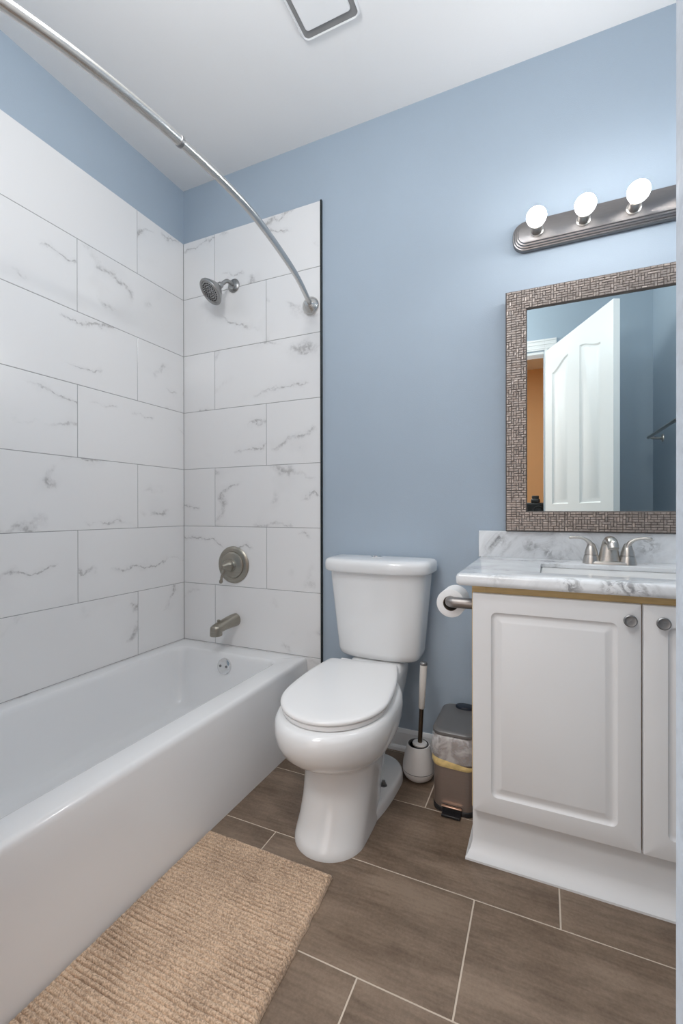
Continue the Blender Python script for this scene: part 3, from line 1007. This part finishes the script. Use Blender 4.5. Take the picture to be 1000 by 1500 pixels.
door_front(2.0155, 2.432, 0.1535, 0.790, 2.055)
bm = bmesh.new()
# toe board with a coved foot wrapped round the left end
prof = [(0.0, 0.153), (0.0, 0.05), (0.002, 0.036), (0.007, 0.022), (0.014, 0.011), (0.020, 0.006), (0.020, 0.0)]
pts = []
ring_in = [Vector((VX1, -0.476, 0)), Vector((VX0 + 0.006, -0.476, 0)), Vector((VX0 + 0.006, -0.005, 0))]
rows = []
for off, z in prof:
    o = off * 1.75
    rows.append([Vector((VX1, -0.482 - o, z)), Vector((VX0 - 0.0005 - off * 0.85, -0.482 - o, z)), Vector((VX0 - 0.0005 - off * 0.85, -0.365, z))])
inner = [[Vector((VX1, -0.4805, z)), Vector((VX0 + 0.0, -0.4805, z)), Vector((VX0 + 0.0, -0.365, z))] for z in (0.0, 0.153)]
allrows = rows + inner + [rows[0]]
loft(bm, allrows, False, False, closed=False)
obj('toe_kick', bm, 'toe_white', van, smooth_angle=30)

# countertop with rectangular sink cutout
ct = thing('countertop', 'grey-veined white marble vanity countertop with a low backsplash', 'countertop', (VCX, -0.27, 0.813))
CX0, CX1, CYF, CZ0, CZ1 = 1.5505, XR - 0.002, -0.546, 0.8135, 0.848
SX0, SX1, SY0, SY1 = 1.7755, 2.205, -0.432, -0.150
bm = bmesh.new()
def cr(ins, z, r):
    return rrect(CX0 + ins, CX1, CYF + ins, 0.006, z, r, 6)
def rsink(ins, z, r=0.018):
    return rrect(SX0 + ins, SX1 - ins, SY0 + ins, SY1 - ins, z, r, 6)
loft(bm, [rsink(-0.002, CZ0), cr(0.006, CZ0, 0.006), cr(0.001, CZ0 + 0.005, 0.009), cr(0.0, CZ0 + 0.012, 0.010), cr(0.0, CZ1 - 0.010, 0.010), cr(0.003, CZ1 - 0.003, 0.009), cr(0.009, CZ1, 0.006),
          rsink(-0.004, CZ1), rsink(0.0, CZ1 - 0.003), rsink(0.0, CZ1 - 0.016)], False, False)
obj('slab', bm, 'marble_top', ct, smooth_angle=40)
bm = bmesh.new(); box(bm, 1.5475, CX1, -0.014, 0.0075, CZ1 - 0.002, 0.951)
obj('backsplash', bm, 'marble_top', ct, smooth_angle=30, bevel=0.003, seg=3)

sk = thing('sink', 'white rectangular undermount sink basin set into the marble countertop', 'sink', (1.99, -0.29, 0.70))
bm = bmesh.new()
loft(bm, [rsink(-0.004, CZ1 - 0.0165), rsink(0.002, CZ1 - 0.0165), rsink(0.006, CZ1 - 0.03, 0.022), rsink(0.014, CZ1 - 0.075, 0.035), rsink(0.032, CZ1 - 0.115, 0.05), rsink(0.07, CZ1 - 0.132, 0.06), rsink(0.12, CZ1 - 0.136, 0.02)])
obj('basin', bm, 'sink_white', sk, smooth_angle=50)
bm = bmesh.new()
lathe(bm, (1.99, -0.29, CZ1 - 0.1365), (0, 0, 1), [(0, 0.022), (0.003, 0.022), (0.004, 0.016), (0.004, 0.0)], n=24, cap1=False)
obj('drain', bm, 'chrome', sk)

# faucet
fx, fy, fz = 1.988, -0.105, CZ1 + 0.0002
fa = thing('faucet', 'brushed nickel two-handle centerset faucet behind the sink', 'faucet', (fx, fy, fz))
def stad(z, w, d, k=10):
    return rrect(fx - w, fx + w, fy - d, fy + d, z, d - 0.0005, k)
bm = bmesh.new()
loft(bm, [stad(fz, 0.0805, 0.0265), stad(fz + 0.006, 0.0795, 0.0255), stad(fz + 0.010, 0.077, 0.023), stad(fz + 0.011, 0.066, 0.018)])
for s in (-1, 1):
    lathe(bm, (fx + s * 0.0535, fy, fz), (0, 0, 1), [(0.0, 0.027), (0.010, 0.0255), (0.026, 0.0225), (0.029, 0.0215)], n=28)
obj('base', bm, 'nickel', fa, smooth_angle=40)
bm = bmesh.new()
spp = [(fx, fy + 0.002, fz + 0.006), (fx, fy, fz + 0.040), (fx, fy - 0.004, fz + 0.066), (fx, fy - 0.022, fz + 0.081), (fx + 0.001, fy - 0.052, fz + 0.080), (fx + 0.002, fy - 0.075, fz + 0.072), (fx + 0.003, fy - 0.082, fz + 0.058)]
sps = spline(spp, 6)
sr = [(lerp(0.036, 0.0165, min(1, (i / 20) ** 0.8)), lerp(0.024, 0.0145, min(1, i / 20))) for i in range(len(sps))]
tube(bm, sps, sr, n=24)
sm_ = obj('spout', bm, 'nickel', fa, smooth_angle=50)
for s in (-1, 1):
    bm = bmesh.new()
    lathe(bm, (fx + s * 0.0535, fy, fz + 0.030), (0, 0, 1), [(0, 0.0215), (0.012, 0.0195), (0.025, 0.0155), (0.036, 0.0115), (0.041, 0.008)], n=26)
    hp = spline([(fx + s * 0.0505, fy, fz + 0.045), (fx + s * 0.058, fy - 0.002, fz + 0.070), (fx + s * 0.074, fy - 0.004, fz + 0.084), (fx + s * 0.096, fy - 0.006, fz + 0.089), (fx + s * 0.122, fy - 0.008, fz + 0.088)], 6)
    tube(bm, hp, [(lerp(0.015, 0.0095, min(1, i / 14)), lerp(0.011, 0.0048, min(1, i / 12))) for i in range(len(hp) - 1)] + [(0.006, 0.003)], n=18)
    obj('handle', bm, 'nickel', fa, smooth_angle=50)

# ================================================================== MIRROR
MX0, MX1, MZ0, MZ1 = 1.6505, 2.325, 0.9515, 1.872
FW = 0.0765
mir = thing('wall_mirror', 'rectangular wall mirror in a woven taupe metallic frame above the vanity', 'mirror', (0, 0, 0))
bm = bmesh.new()
YB, YF = -0.002, -0.028
def mr4(ins, y):
    return [Vector((MX0 + ins, y, MZ0 + ins)), Vector((MX1 - ins, y, MZ0 + ins)), Vector((MX1 - ins, y, MZ1 - ins)), Vector((MX0 + ins, y, MZ1 - ins))]
loft(bm, [mr4(0, YB), mr4(0, YF + 0.004), mr4(0.003, YF), mr4(FW - 0.003, YF), mr4(FW, YF + 0.004), mr4(FW, YB), mr4(0, YB)], False, False, mi=1)
# raised woven bricks, each its own little tilted facet
rng = random.Random(3)
def brick(x0, x1, z0, z1):
    g = 0.0005
    x0 += g; x1 -= g; z0 += g; z1 -= g
    d = [YF - 0.0010 - rng.random() * 0.0014 for _ in range(4)]
    i = 0.0009
    a = [bm.verts.new(p) for p in ((x0, YF + 0.0005, z0), (x1, YF + 0.0005, z0), (x1, YF + 0.0005, z1), (x0, YF + 0.0005, z1))]
    b = [bm.verts.new(p) for p in ((x0 + i, d[0], z0 + i), (x1 - i, d[1], z0 + i), (x1 - i, d[2], z1 - i), (x0 + i, d[3], z1 - i))]
    for k in range(4):
        bm.faces.new((a[k], a[(k + 1) % 4], b[(k + 1) % 4], b[k]))
    bm.faces.new(b)
def weave(x0, x1, z0, z1):
    c = 0.0092
    nx, nz = max(1, round((x1 - x0) / c)), max(1, round((z1 - z0) / c))
    cx, cz = (x1 - x0) / nx, (z1 - z0) / nz
    used = set()
    for j in range(nz):
        for i in range(nx):
            if (i, j) in used:
                continue
            w, h = (2, 1) if rng.random() < 0.72 else (1, 2)
            if rng.random() < 0.12:
                w, h = w * (2 if w == 2 else 1), h
            while w > 1 and (i + w > nx or any((i + q, j) in used for q in range(w))):
                w -= 1
            if j + h > nz:
                h = 1
            for q in range(w):
                for s in range(h):
                    used.add((i + q, j + s))
            brick(x0 + i * cx, x0 + (i + w) * cx, z0 + j * cz, z0 + (j + h) * cz)
weave(MX0 + 0.003, MX1 - 0.003, MZ0 + 0.003, MZ0 + FW - 0.003)
weave(MX0 + 0.003, MX1 - 0.003, MZ1 - FW + 0.003, MZ1 - 0.003)
weave(MX0 + 0.003, MX0 + FW - 0.003, MZ0 + FW - 0.003, MZ1 - FW + 0.003)
weave(MX1 - FW + 0.003, MX1 - 0.003, MZ0 + FW - 0.003, MZ1 - FW + 0.003)
fr = obj('frame', bm, ['frame_weave', 'frame_gap'], mir, smooth_angle=0)
bm = bmesh.new(); box(bm, MX0 + FW - 0.004, MX1 - FW + 0.004, -0.019, -0.004, MZ0 + FW - 0.004, MZ1 - FW + 0.004)
obj('glass', bm, 'mirror', mir, smooth_angle=0)
# hung slightly out of parallel with the wall: the left edge stands off
piv = Vector((MX1, 0.004, 0))
mir.matrix_world = Matrix.Translation(piv) @ Matrix.Rotation(math.radians(0.45), 4, 'Z') @ Matrix.Translation(-piv)

# ================================================================== VANITY LIGHT
LC, LZ = 1.994, 2.085
vl = thing('vanity_light', 'four-bulb brushed nickel bath bar light on the wall above the mirror', 'wall light', (LC, 0.008, LZ))
bm = bmesh.new()
def plate(w, h, y, cut):
    r = min(h, cut)
    return [Vector((p.x, y, p.y)) for p in rrect(LC - w, LC + w, LZ - h, LZ + h, 0, r, 8)]
loft(bm, [plate(0.3190, 0.0575, 0.008, 0.048), plate(0.3190, 0.0575, -0.006, 0.048), plate(0.3165, 0.055, -0.011, 0.046), plate(0.3130, 0.0515, -0.012, 0.043),
          plate(0.3105, 0.049, -0.016, 0.041), plate(0.3060, 0.0445, -0.0175, 0.037), plate(0.3040, 0.0425, -0.022, 0.036), plate(0.2990, 0.0375, -0.0235, 0.032),
          plate(0.2970, 0.0355, -0.0275, 0.030), plate(0.2940, 0.0325, -0.0285, 0.028)], False, True)
obj('back_plate', bm, 'plate_metal', vl, smooth_angle=25)
for k in range(4):
    bx = LC - 0.2325 + 0.155 * k
    bm = bmesh.new()
    lathe(bm, (bx, -0.028, LZ), (0, -1, 0), [(0, 0.024), (0.003, 0.0235), (0.005, 0.020), (0.045, 0.0195), (0.047, 0.017), (0.040, 0.015)], n=26)
    s = obj('socket', bm, 'nickel', vl)
    bm = bmesh.new()
    r0 = 0.034
    prof = [(0.0, 0.012), (0.006, 0.0135)]
    for i in range(3, 25):
        a = PI * i / 24
        prof.append((0.040 - math.cos(a) * r0, max(math.sin(a) * r0, 0.0002)))
    prof[2] = (0.012, 0.017)
    lathe(bm, (bx, -0.075, LZ), (0, -1, 0), prof, n=28)
    for f in bm.faces:
        f.material_index = 0 if f.calc_center_median().y < -0.1195 else 1
    obj('bulb', bm, ['bulb', 'bulb_collar'], vl, smooth_angle=80)

# ================================================================== TOILET PAPER
hol = thing('toilet_paper_holder', 'satin nickel one-arm toilet paper holder fixed to the side of the vanity', 'paper holder', (1.590, -0.415, 0.735))
hy, hz, hx = -0.418, 0.737, 1.508
bm = bmesh.new()
lathe(bm, (1.5895, hy, hz), (-1, 0, 0), [(0, 0.022), (0.004, 0.022), (0.006, 0.013)], n=24)
obj('wall_plate', bm, 'nickel_dark', hol)
bm = bmesh.new()
tube(bm, [(1.586, hy, hz), (1.55, hy, hz), (1.523, hy, hz)] + [(1.523 - 0.014 * math.sin(a), hy + 0.014 - 0.014 * math.cos(a), hz) for a in (0.4, 0.8, 1.2, PI / 2)] + [(1.509, hy + 0.05, hz), (1.509, hy + 0.125, hz)], 0.0170, n=22)
obj('arm', bm, 'nickel_dark', hol, smooth_angle=50)
rolld = thing('toilet_paper_roll', 'white toilet paper roll hanging on the holder beside the vanity', 'toilet paper', (1.509, -0.35, 0.727))
ry0, rz = -0.400, 0.7290
bm = bmesh.new()
lathe(bm, (1.509, ry0, rz), (0, 1, 0), [(0.0, 0.0245), (0.0, 0.044), (0.001, 0.0455), (0.099, 0.0455), (0.100, 0.044), (0.100, 0.0245), (0.0, 0.0245)], n=40, cap0=False, cap1=False)
obj('paper', bm, 'paper', rolld, smooth_angle=50)
bm = bmesh.new()
lathe(bm, (1.509, ry0 + 0.0005, rz), (0, 1, 0), [(0.0, 0.0225), (0.0, 0.0243), (0.099, 0.0243), (0.099, 0.0225), (0.0, 0.0225)], n=32, cap0=False, cap1=False)
obj('core', bm, 'cardboard', rolld, smooth_angle=50)

# ================================================================== TOILET BRUSH
bx, by = 1.343, -0.172
hd = thing('toilet_brush_holder', 'white rounded toilet brush holder on the floor beside the toilet', 'brush holder', (bx, by, 0))
bm = bmesh.new()
lathe(bm, (bx, by, 0), (0, 0, 1), [(0, 0.034), (0.002, 0.042), (0.010, 0.052), (0.022, 0.0585), (0.034, 0.0605), (0.0345, 0.0590), (0.037, 0.0590), (0.0375, 0.0605), (0.060, 0.0590), (0.095, 0.052), (0.125, 0.0435), (0.1285, 0.042), (0.1295, 0.0395), (0.1270, 0.036), (0.09, 0.036)], n=44)
obj('cup', bm, 'brush_plastic', hd, smooth_angle=40)
bm = bmesh.new()
lathe(bm, (bx, by, 0.0344), (0, 0, 1), [(0, 0.0596), (0.0027, 0.0596), (0.0027, 0.0585), (0, 0.0585), (0, 0.0596)], n=44, cap0=False, cap1=False)
obj('seam_ring', bm, 'knob_metal', hd)
bm = bmesh.new()
lathe(bm, (bx, by, 0.1250), (0, 0, 1), [(0, 0.0355), (0.004, 0.0395), (0.006, 0.039), (0.003, 0.034), (0.0, 0.033)], n=40)
obj('rim_ring', bm, 'rubber_dark', hd)
br = thing('toilet_brush', 'toilet brush with cream and bronze handle standing upright in its white holder', 'toilet brush', (bx + 0.003, by + 0.004, 0.10))
ax = Vector((0.045, 0.02, 1)).normalized()
bo = Vector((bx + 0.003, by + 0.004, 0.10))
bm = bmesh.new(); lathe(bm, bo, ax, [(0.022, 0.027), (0.030, 0.0285), (0.034, 0.026), (0.035, 0.009)], n=30)
obj('cap', bm, 'brush_plastic', br)
bm = bmesh.new(); lathe(bm, bo, ax, [(0.033, 0.0085), (0.165, 0.0085)], n=18)
obj('rod', bm, 'bronze', br)
bm = bmesh.new(); lathe(bm, bo, ax, [(0.165, 0.0095), (0.168, 0.0115), (0.26, 0.0132), (0.333, 0.0140), (0.334, 0.012)], n=22)
obj('grip', bm, 'brush_handle', br)
bm = bmesh.new(); lathe(bm, bo, ax, [(0.334, 0.0135), (0.338, 0.0142), (0.343, 0.0135), (0.346, 0.011)], n=22)
obj('end_cap', bm, 'knob_metal', br)
bm = bmesh.new(); lathe(bm, bo, ax, [(-0.06, 0.018), (-0.05, 0.028), (0.0, 0.028), (0.022, 0.012)], n=24)
obj('bristles', bm, 'brush_plastic', br)

# ================================================================== TRASH CAN
BX0, BX1, BY0, BY1, BH = 1.4315, 1.5775, -0.338, -0.098, 0.262
tc_ = thing('trash_can', 'small brown steel pedal bin with grey lid wedged beside the vanity', 'trash can', (1.505, -0.22, 0))
def bring(z, ins, r=0.036):
    return rrect(BX0 + ins, BX1 - ins, BY0 + ins, BY1 - ins, z, r, 8)
bm = bmesh.new()
loft(bm, [bring(0.0, 0.006), bring(0.003, 0.0005), bring(0.016, 0.0), bring(0.018, 0.0015)])
obj('base_ring', bm, 'black_plastic', tc_, smooth_angle=40)
bm = bmesh.new()
loft(bm, [bring(0.0165, 0.003), bring(0.020, 0.002), bring(BH, 0.002), bring(BH, 0.006), bring(0.10, 0.006)], True, False)
obj('body', bm, 'bin_metal', tc_, smooth_angle=40)
bm = bmesh.new()
loft(bm, [bring(BH + 0.002, 0.002), bring(BH + 0.004, -0.0015), bring(BH + 0.012, -0.0015), bring(BH + 0.016, 0.002), bring(BH + 0.018, 0.010), bring(BH + 0.0185, 0.03, 0.02)])
obj('lid', bm, 'bin_lid', tc_, smooth_angle=40)
bm = bmesh.new()
lathe(bm, (1.5135, -0.128, BH + 0.0175), (0, 0, 1), [(0, 0.036), (0.006, 0.0365), (0.010, 0.034), (0.011, 0.028), (0.011, 0.0)], n=32, cap1=False)
for v in bm.verts:
    v.co.y = -0.128 + (v.co.y + 0.128) * 0.62
hg = obj('hinge_cap', bm, 'navy_plastic', tc_, smooth_angle=40)
bm = bmesh.new()
box(bm, 1.470, 1.532, BY0 - 0.026, BY0 + 0.01, 0.003, 0.011)
pd = obj('pedal', bm, 'black_plastic', tc_, smooth_angle=30, bevel=0.002)
bm = bmesh.new()
box(bm, 1.468, 1.534, BY0 - 0.003, BY0 + 0.004, 0.011, 0.030)
obj('pedal_slot', bm, 'black_plastic', tc_, smooth_angle=30, bevel=0.001)
bm = bmesh.new()
box(bm, 1.4665, 1.5345, BY0 - 0.010, BY0 - 0.001, 0.0265, 0.0305)
obj('pedal_bar', bm, 'copper', tc_, smooth_angle=30, bevel=0.0012)
# liner folded over the rim
lin = thing('bin_liner', 'clear plastic bin liner with yellow band folded over the brown bin', 'trash bag', (1.505, -0.22, BH))
def lring(z, base, amp, ph, drop=0.0):
    pts = []
    for i, p in enumerate(rrect(BX0 - base, BX1 + base * 0.35, BY0 - base, BY1 + base, z, 0.04, 14)):
        d = Vector((p.x - 1.505, p.y + 0.218, 0)).normalized()
        a = amp * noise.noise(Vector((p.x * 38 + ph, p.y * 38, z * 14)))
        if p.x > 1.56:
            a *= 0.2
        pts.append(p + d * a + Vector((0, 0, drop * noise.noise(Vector((p.x * 14, p.y * 14, ph))))))
    return pts
bm = bmesh.new()
loft(bm, [lring(BH + 0.001, -0.003, 0.0, 0), lring(BH - 0.003, 0.003, 0.002, 0), lring(BH - 0.020, 0.006, 0.006, 0.2), lring(BH - 0.040, 0.007, 0.007, 0.5), lring(BH - 0.060, 0.0055, 0.005, 0.8),
          lring(BH - 0.078, 0.004, 0.003, 1.0), lring(BH - 0.086, 0.003, 0.001, 1.0)], False, False)
obj('film', bm, 'bag', lin, smooth_angle=80)
bm = bmesh.new()
r0, r1, r2 = [], [], []
for p in rrect(BX0 - 0.003, BX1 + 0.001, BY0 - 0.003, BY1 + 0.003, 0, 0.04, 14):
    t = min(max((p.x - BX0) / (BX1 - BX0), 0), 1)
    if p.y > -0.30:
        t = min(t, 0.12)
    top = BH - 0.076 - 0.018 * t ** 1.5
    bot = BH - 0.104 - 0.003 * t
    bot = min(bot, top - 0.006)
    d = Vector((p.x - 1.505, p.y + 0.218, 0)).normalized()
    r0.append(p + Vector((0, 0, top)) + d * 0.0015)
    r1.append(p + Vector((0, 0, (top + bot) / 2)) + d * 0.003)
    r2.append(p + Vector((0, 0, bot)) - d * 0.001)
loft(bm, [r0, r1, r2], False, False)
bd = obj('drawstring_band', bm, 'bag_band', lin, smooth_angle=80)
bd['label'] = 'yellow drawstring band along the hem'

# ================================================================== BATH MAT
bm = bmesh.new()
mx0, mx1, my0, my1 = 0.812, 1.247, -1.42, -0.742
nx, ny = 150, 470
zt = 0.018
vr = []
for j in range(ny + 1):
    row = []
    for i in range(nx + 1):
        u, v = i / nx, j / ny
        x, y = lerp(mx0, mx1, u), lerp(my1, my0, v)
        edge_x = noise.noise(Vector((3.1, y * 30, 0.5)))
        # right edge drifts outwards towards the door
        x += u * (0.032 * v / 0.6 * 0.62 + 0.004 * edge_x)
        ph = (y + 0.0035 * noise.noise(Vector((x * 7, y * 16, 0)))) / 0.0118
        rib = 0.5 + 0.5 * math.cos(2 * PI * ph)
        deep = noise.noise(Vector((x * 5.0, math.floor(ph + 0.5) * 3.7, 2.0)))
        amp = 0.0045 + 0.016 * max(0.0, deep - 0.05)
        z = zt - min(amp, 0.014) * (1 - rib) ** 4 + 0.0020 * noise.noise(Vector((x * 130, y * 130, 0))) + 0.0016 * noise.noise(Vector((x * 22, y * 22, 4)))
        e = min(u / 0.02, (1 - u) / 0.02, v / 0.014, (1 - v) / 0.014, 1.0)
        z = lerp(0.003, z, max(0.0, e) ** 0.5)
        row.append(bm.verts.new((x, y, max(z, 0.0012))))
    vr.append(row)
for j in range(ny):
    for i in range(nx):
        bm.faces.new((vr[j][i], vr[j][i + 1], vr[j + 1][i + 1], vr[j + 1][i]))
bd_edges = [e for e in bm.edges if e.is_boundary]
ex = bmesh.ops.extrude_edge_only(bm, edges=bd_edges)
for v in ex['geom']:
    if isinstance(v, bmesh.types.BMVert):
        v.co.z = 0.0002
tag(obj('bath_mat', bm, 'mat', smooth_angle=80), 'beige ribbed chenille bath mat on the floor along the bathtub', 'bath mat')

# ================================================================== TOWEL BAR (seen in the mirror)
tb = thing('towel_bar', 'brushed nickel towel bar on the right wall, visible in the mirror', 'towel bar', (XR, -1.18, 1.49))
bm = bmesh.new(); tube(bm, [(XR - 0.068, -1.535, 1.49), (XR - 0.068, -0.835, 1.49)], 0.0095, n=18)
obj('bar', bm, 'nickel', tb, smooth_angle=50)
for y in (-1.495, -0.875):
    bm = bmesh.new()
    lathe(bm, (XR, y, 1.478), (-1, 0, 0), [(0, 0.024), (0.006, 0.023), (0.010, 0.012)], n=24)
    tube(bm, spline([(XR - 0.006, y, 1.478), (XR - 0.03, y, 1.478), (XR - 0.055, y, 1.482), (XR - 0.067, y, 1.489)], 5), 0.0085, n=14)
    obj('post', bm, 'nickel', tb, smooth_angle=50)

# ================================================================== PHOTOGRAPHER'S CAMERA (reflected in the mirror)
pc = thing('photo_camera', 'black camera on a tripod in the doorway, seen in the mirror', 'camera', (CX - 0.03, CY - 0.06, 0))
bm = bmesh.new(); box(bm, CX - 0.105, CX + 0.045, CY - 0.105, CY - 0.045, CZ - 0.050, CZ + 0.062)
obj('body', bm, 'cam_black', pc, smooth_angle=30, bevel=0.012, seg=4)
bm = bmesh.new()
lathe(bm, (CX - 0.01, CY - 0.046, CZ), (0, 1, 0), [(0, 0.036), (0.02, 0.036), (0.022, 0.039), (0.034, 0.039), (0.036, 0.035), (0.036, 0.031), (0.030, 0.029)], n=36)
obj('lens', bm, 'cam_black', pc, smooth_angle=40)
bm = bmesh.new(); box(bm, CX - 0.062, CX + 0.004, CY - 0.10, CY - 0.05, CZ + 0.055, CZ + 0.094)
obj('viewfinder', bm, 'cam_black', pc, smooth_angle=30, bevel=0.014, seg=3)
bm = bmesh.new(); box(bm, CX - 0.055, CX - 0.004, CY - 0.105, CY - 0.062, CZ + 0.090, CZ + 0.116)
obj('trigger', bm, 'cam_black', pc, smooth_angle=30, bevel=0.006, seg=3)
bm = bmesh.new()
tube(bm, [(CX - 0.03, CY - 0.075, CZ - 0.056), (CX - 0.03, CY - 0.075, 0.55)], 0.016, n=16)
lathe(bm, (CX - 0.03, CY - 0.075, CZ - 0.075), (0, 0, 1), [(0, 0.02), (0.004, 0.03), (0.020, 0.03)], n=20)
obj('column', bm, 'cam_black', pc, smooth_angle=40)
for dx, dy in ((-0.30, 0.02), (0.24, -0.24), (-0.14, -0.34)):
    bm = bmesh.new()
    tube(bm, [(CX - 0.03, CY - 0.08, 0.82), (CX - 0.03 + dx * 0.5, CY - 0.08 + dy * 0.5, 0.41), (CX - 0.03 + dx, CY - 0.08 + dy, 0.004)], [0.014, 0.012, 0.009], n=14)
    obj('leg', bm, 'cam_black', pc, smooth_angle=40)
bpy.context.view_layer.update()
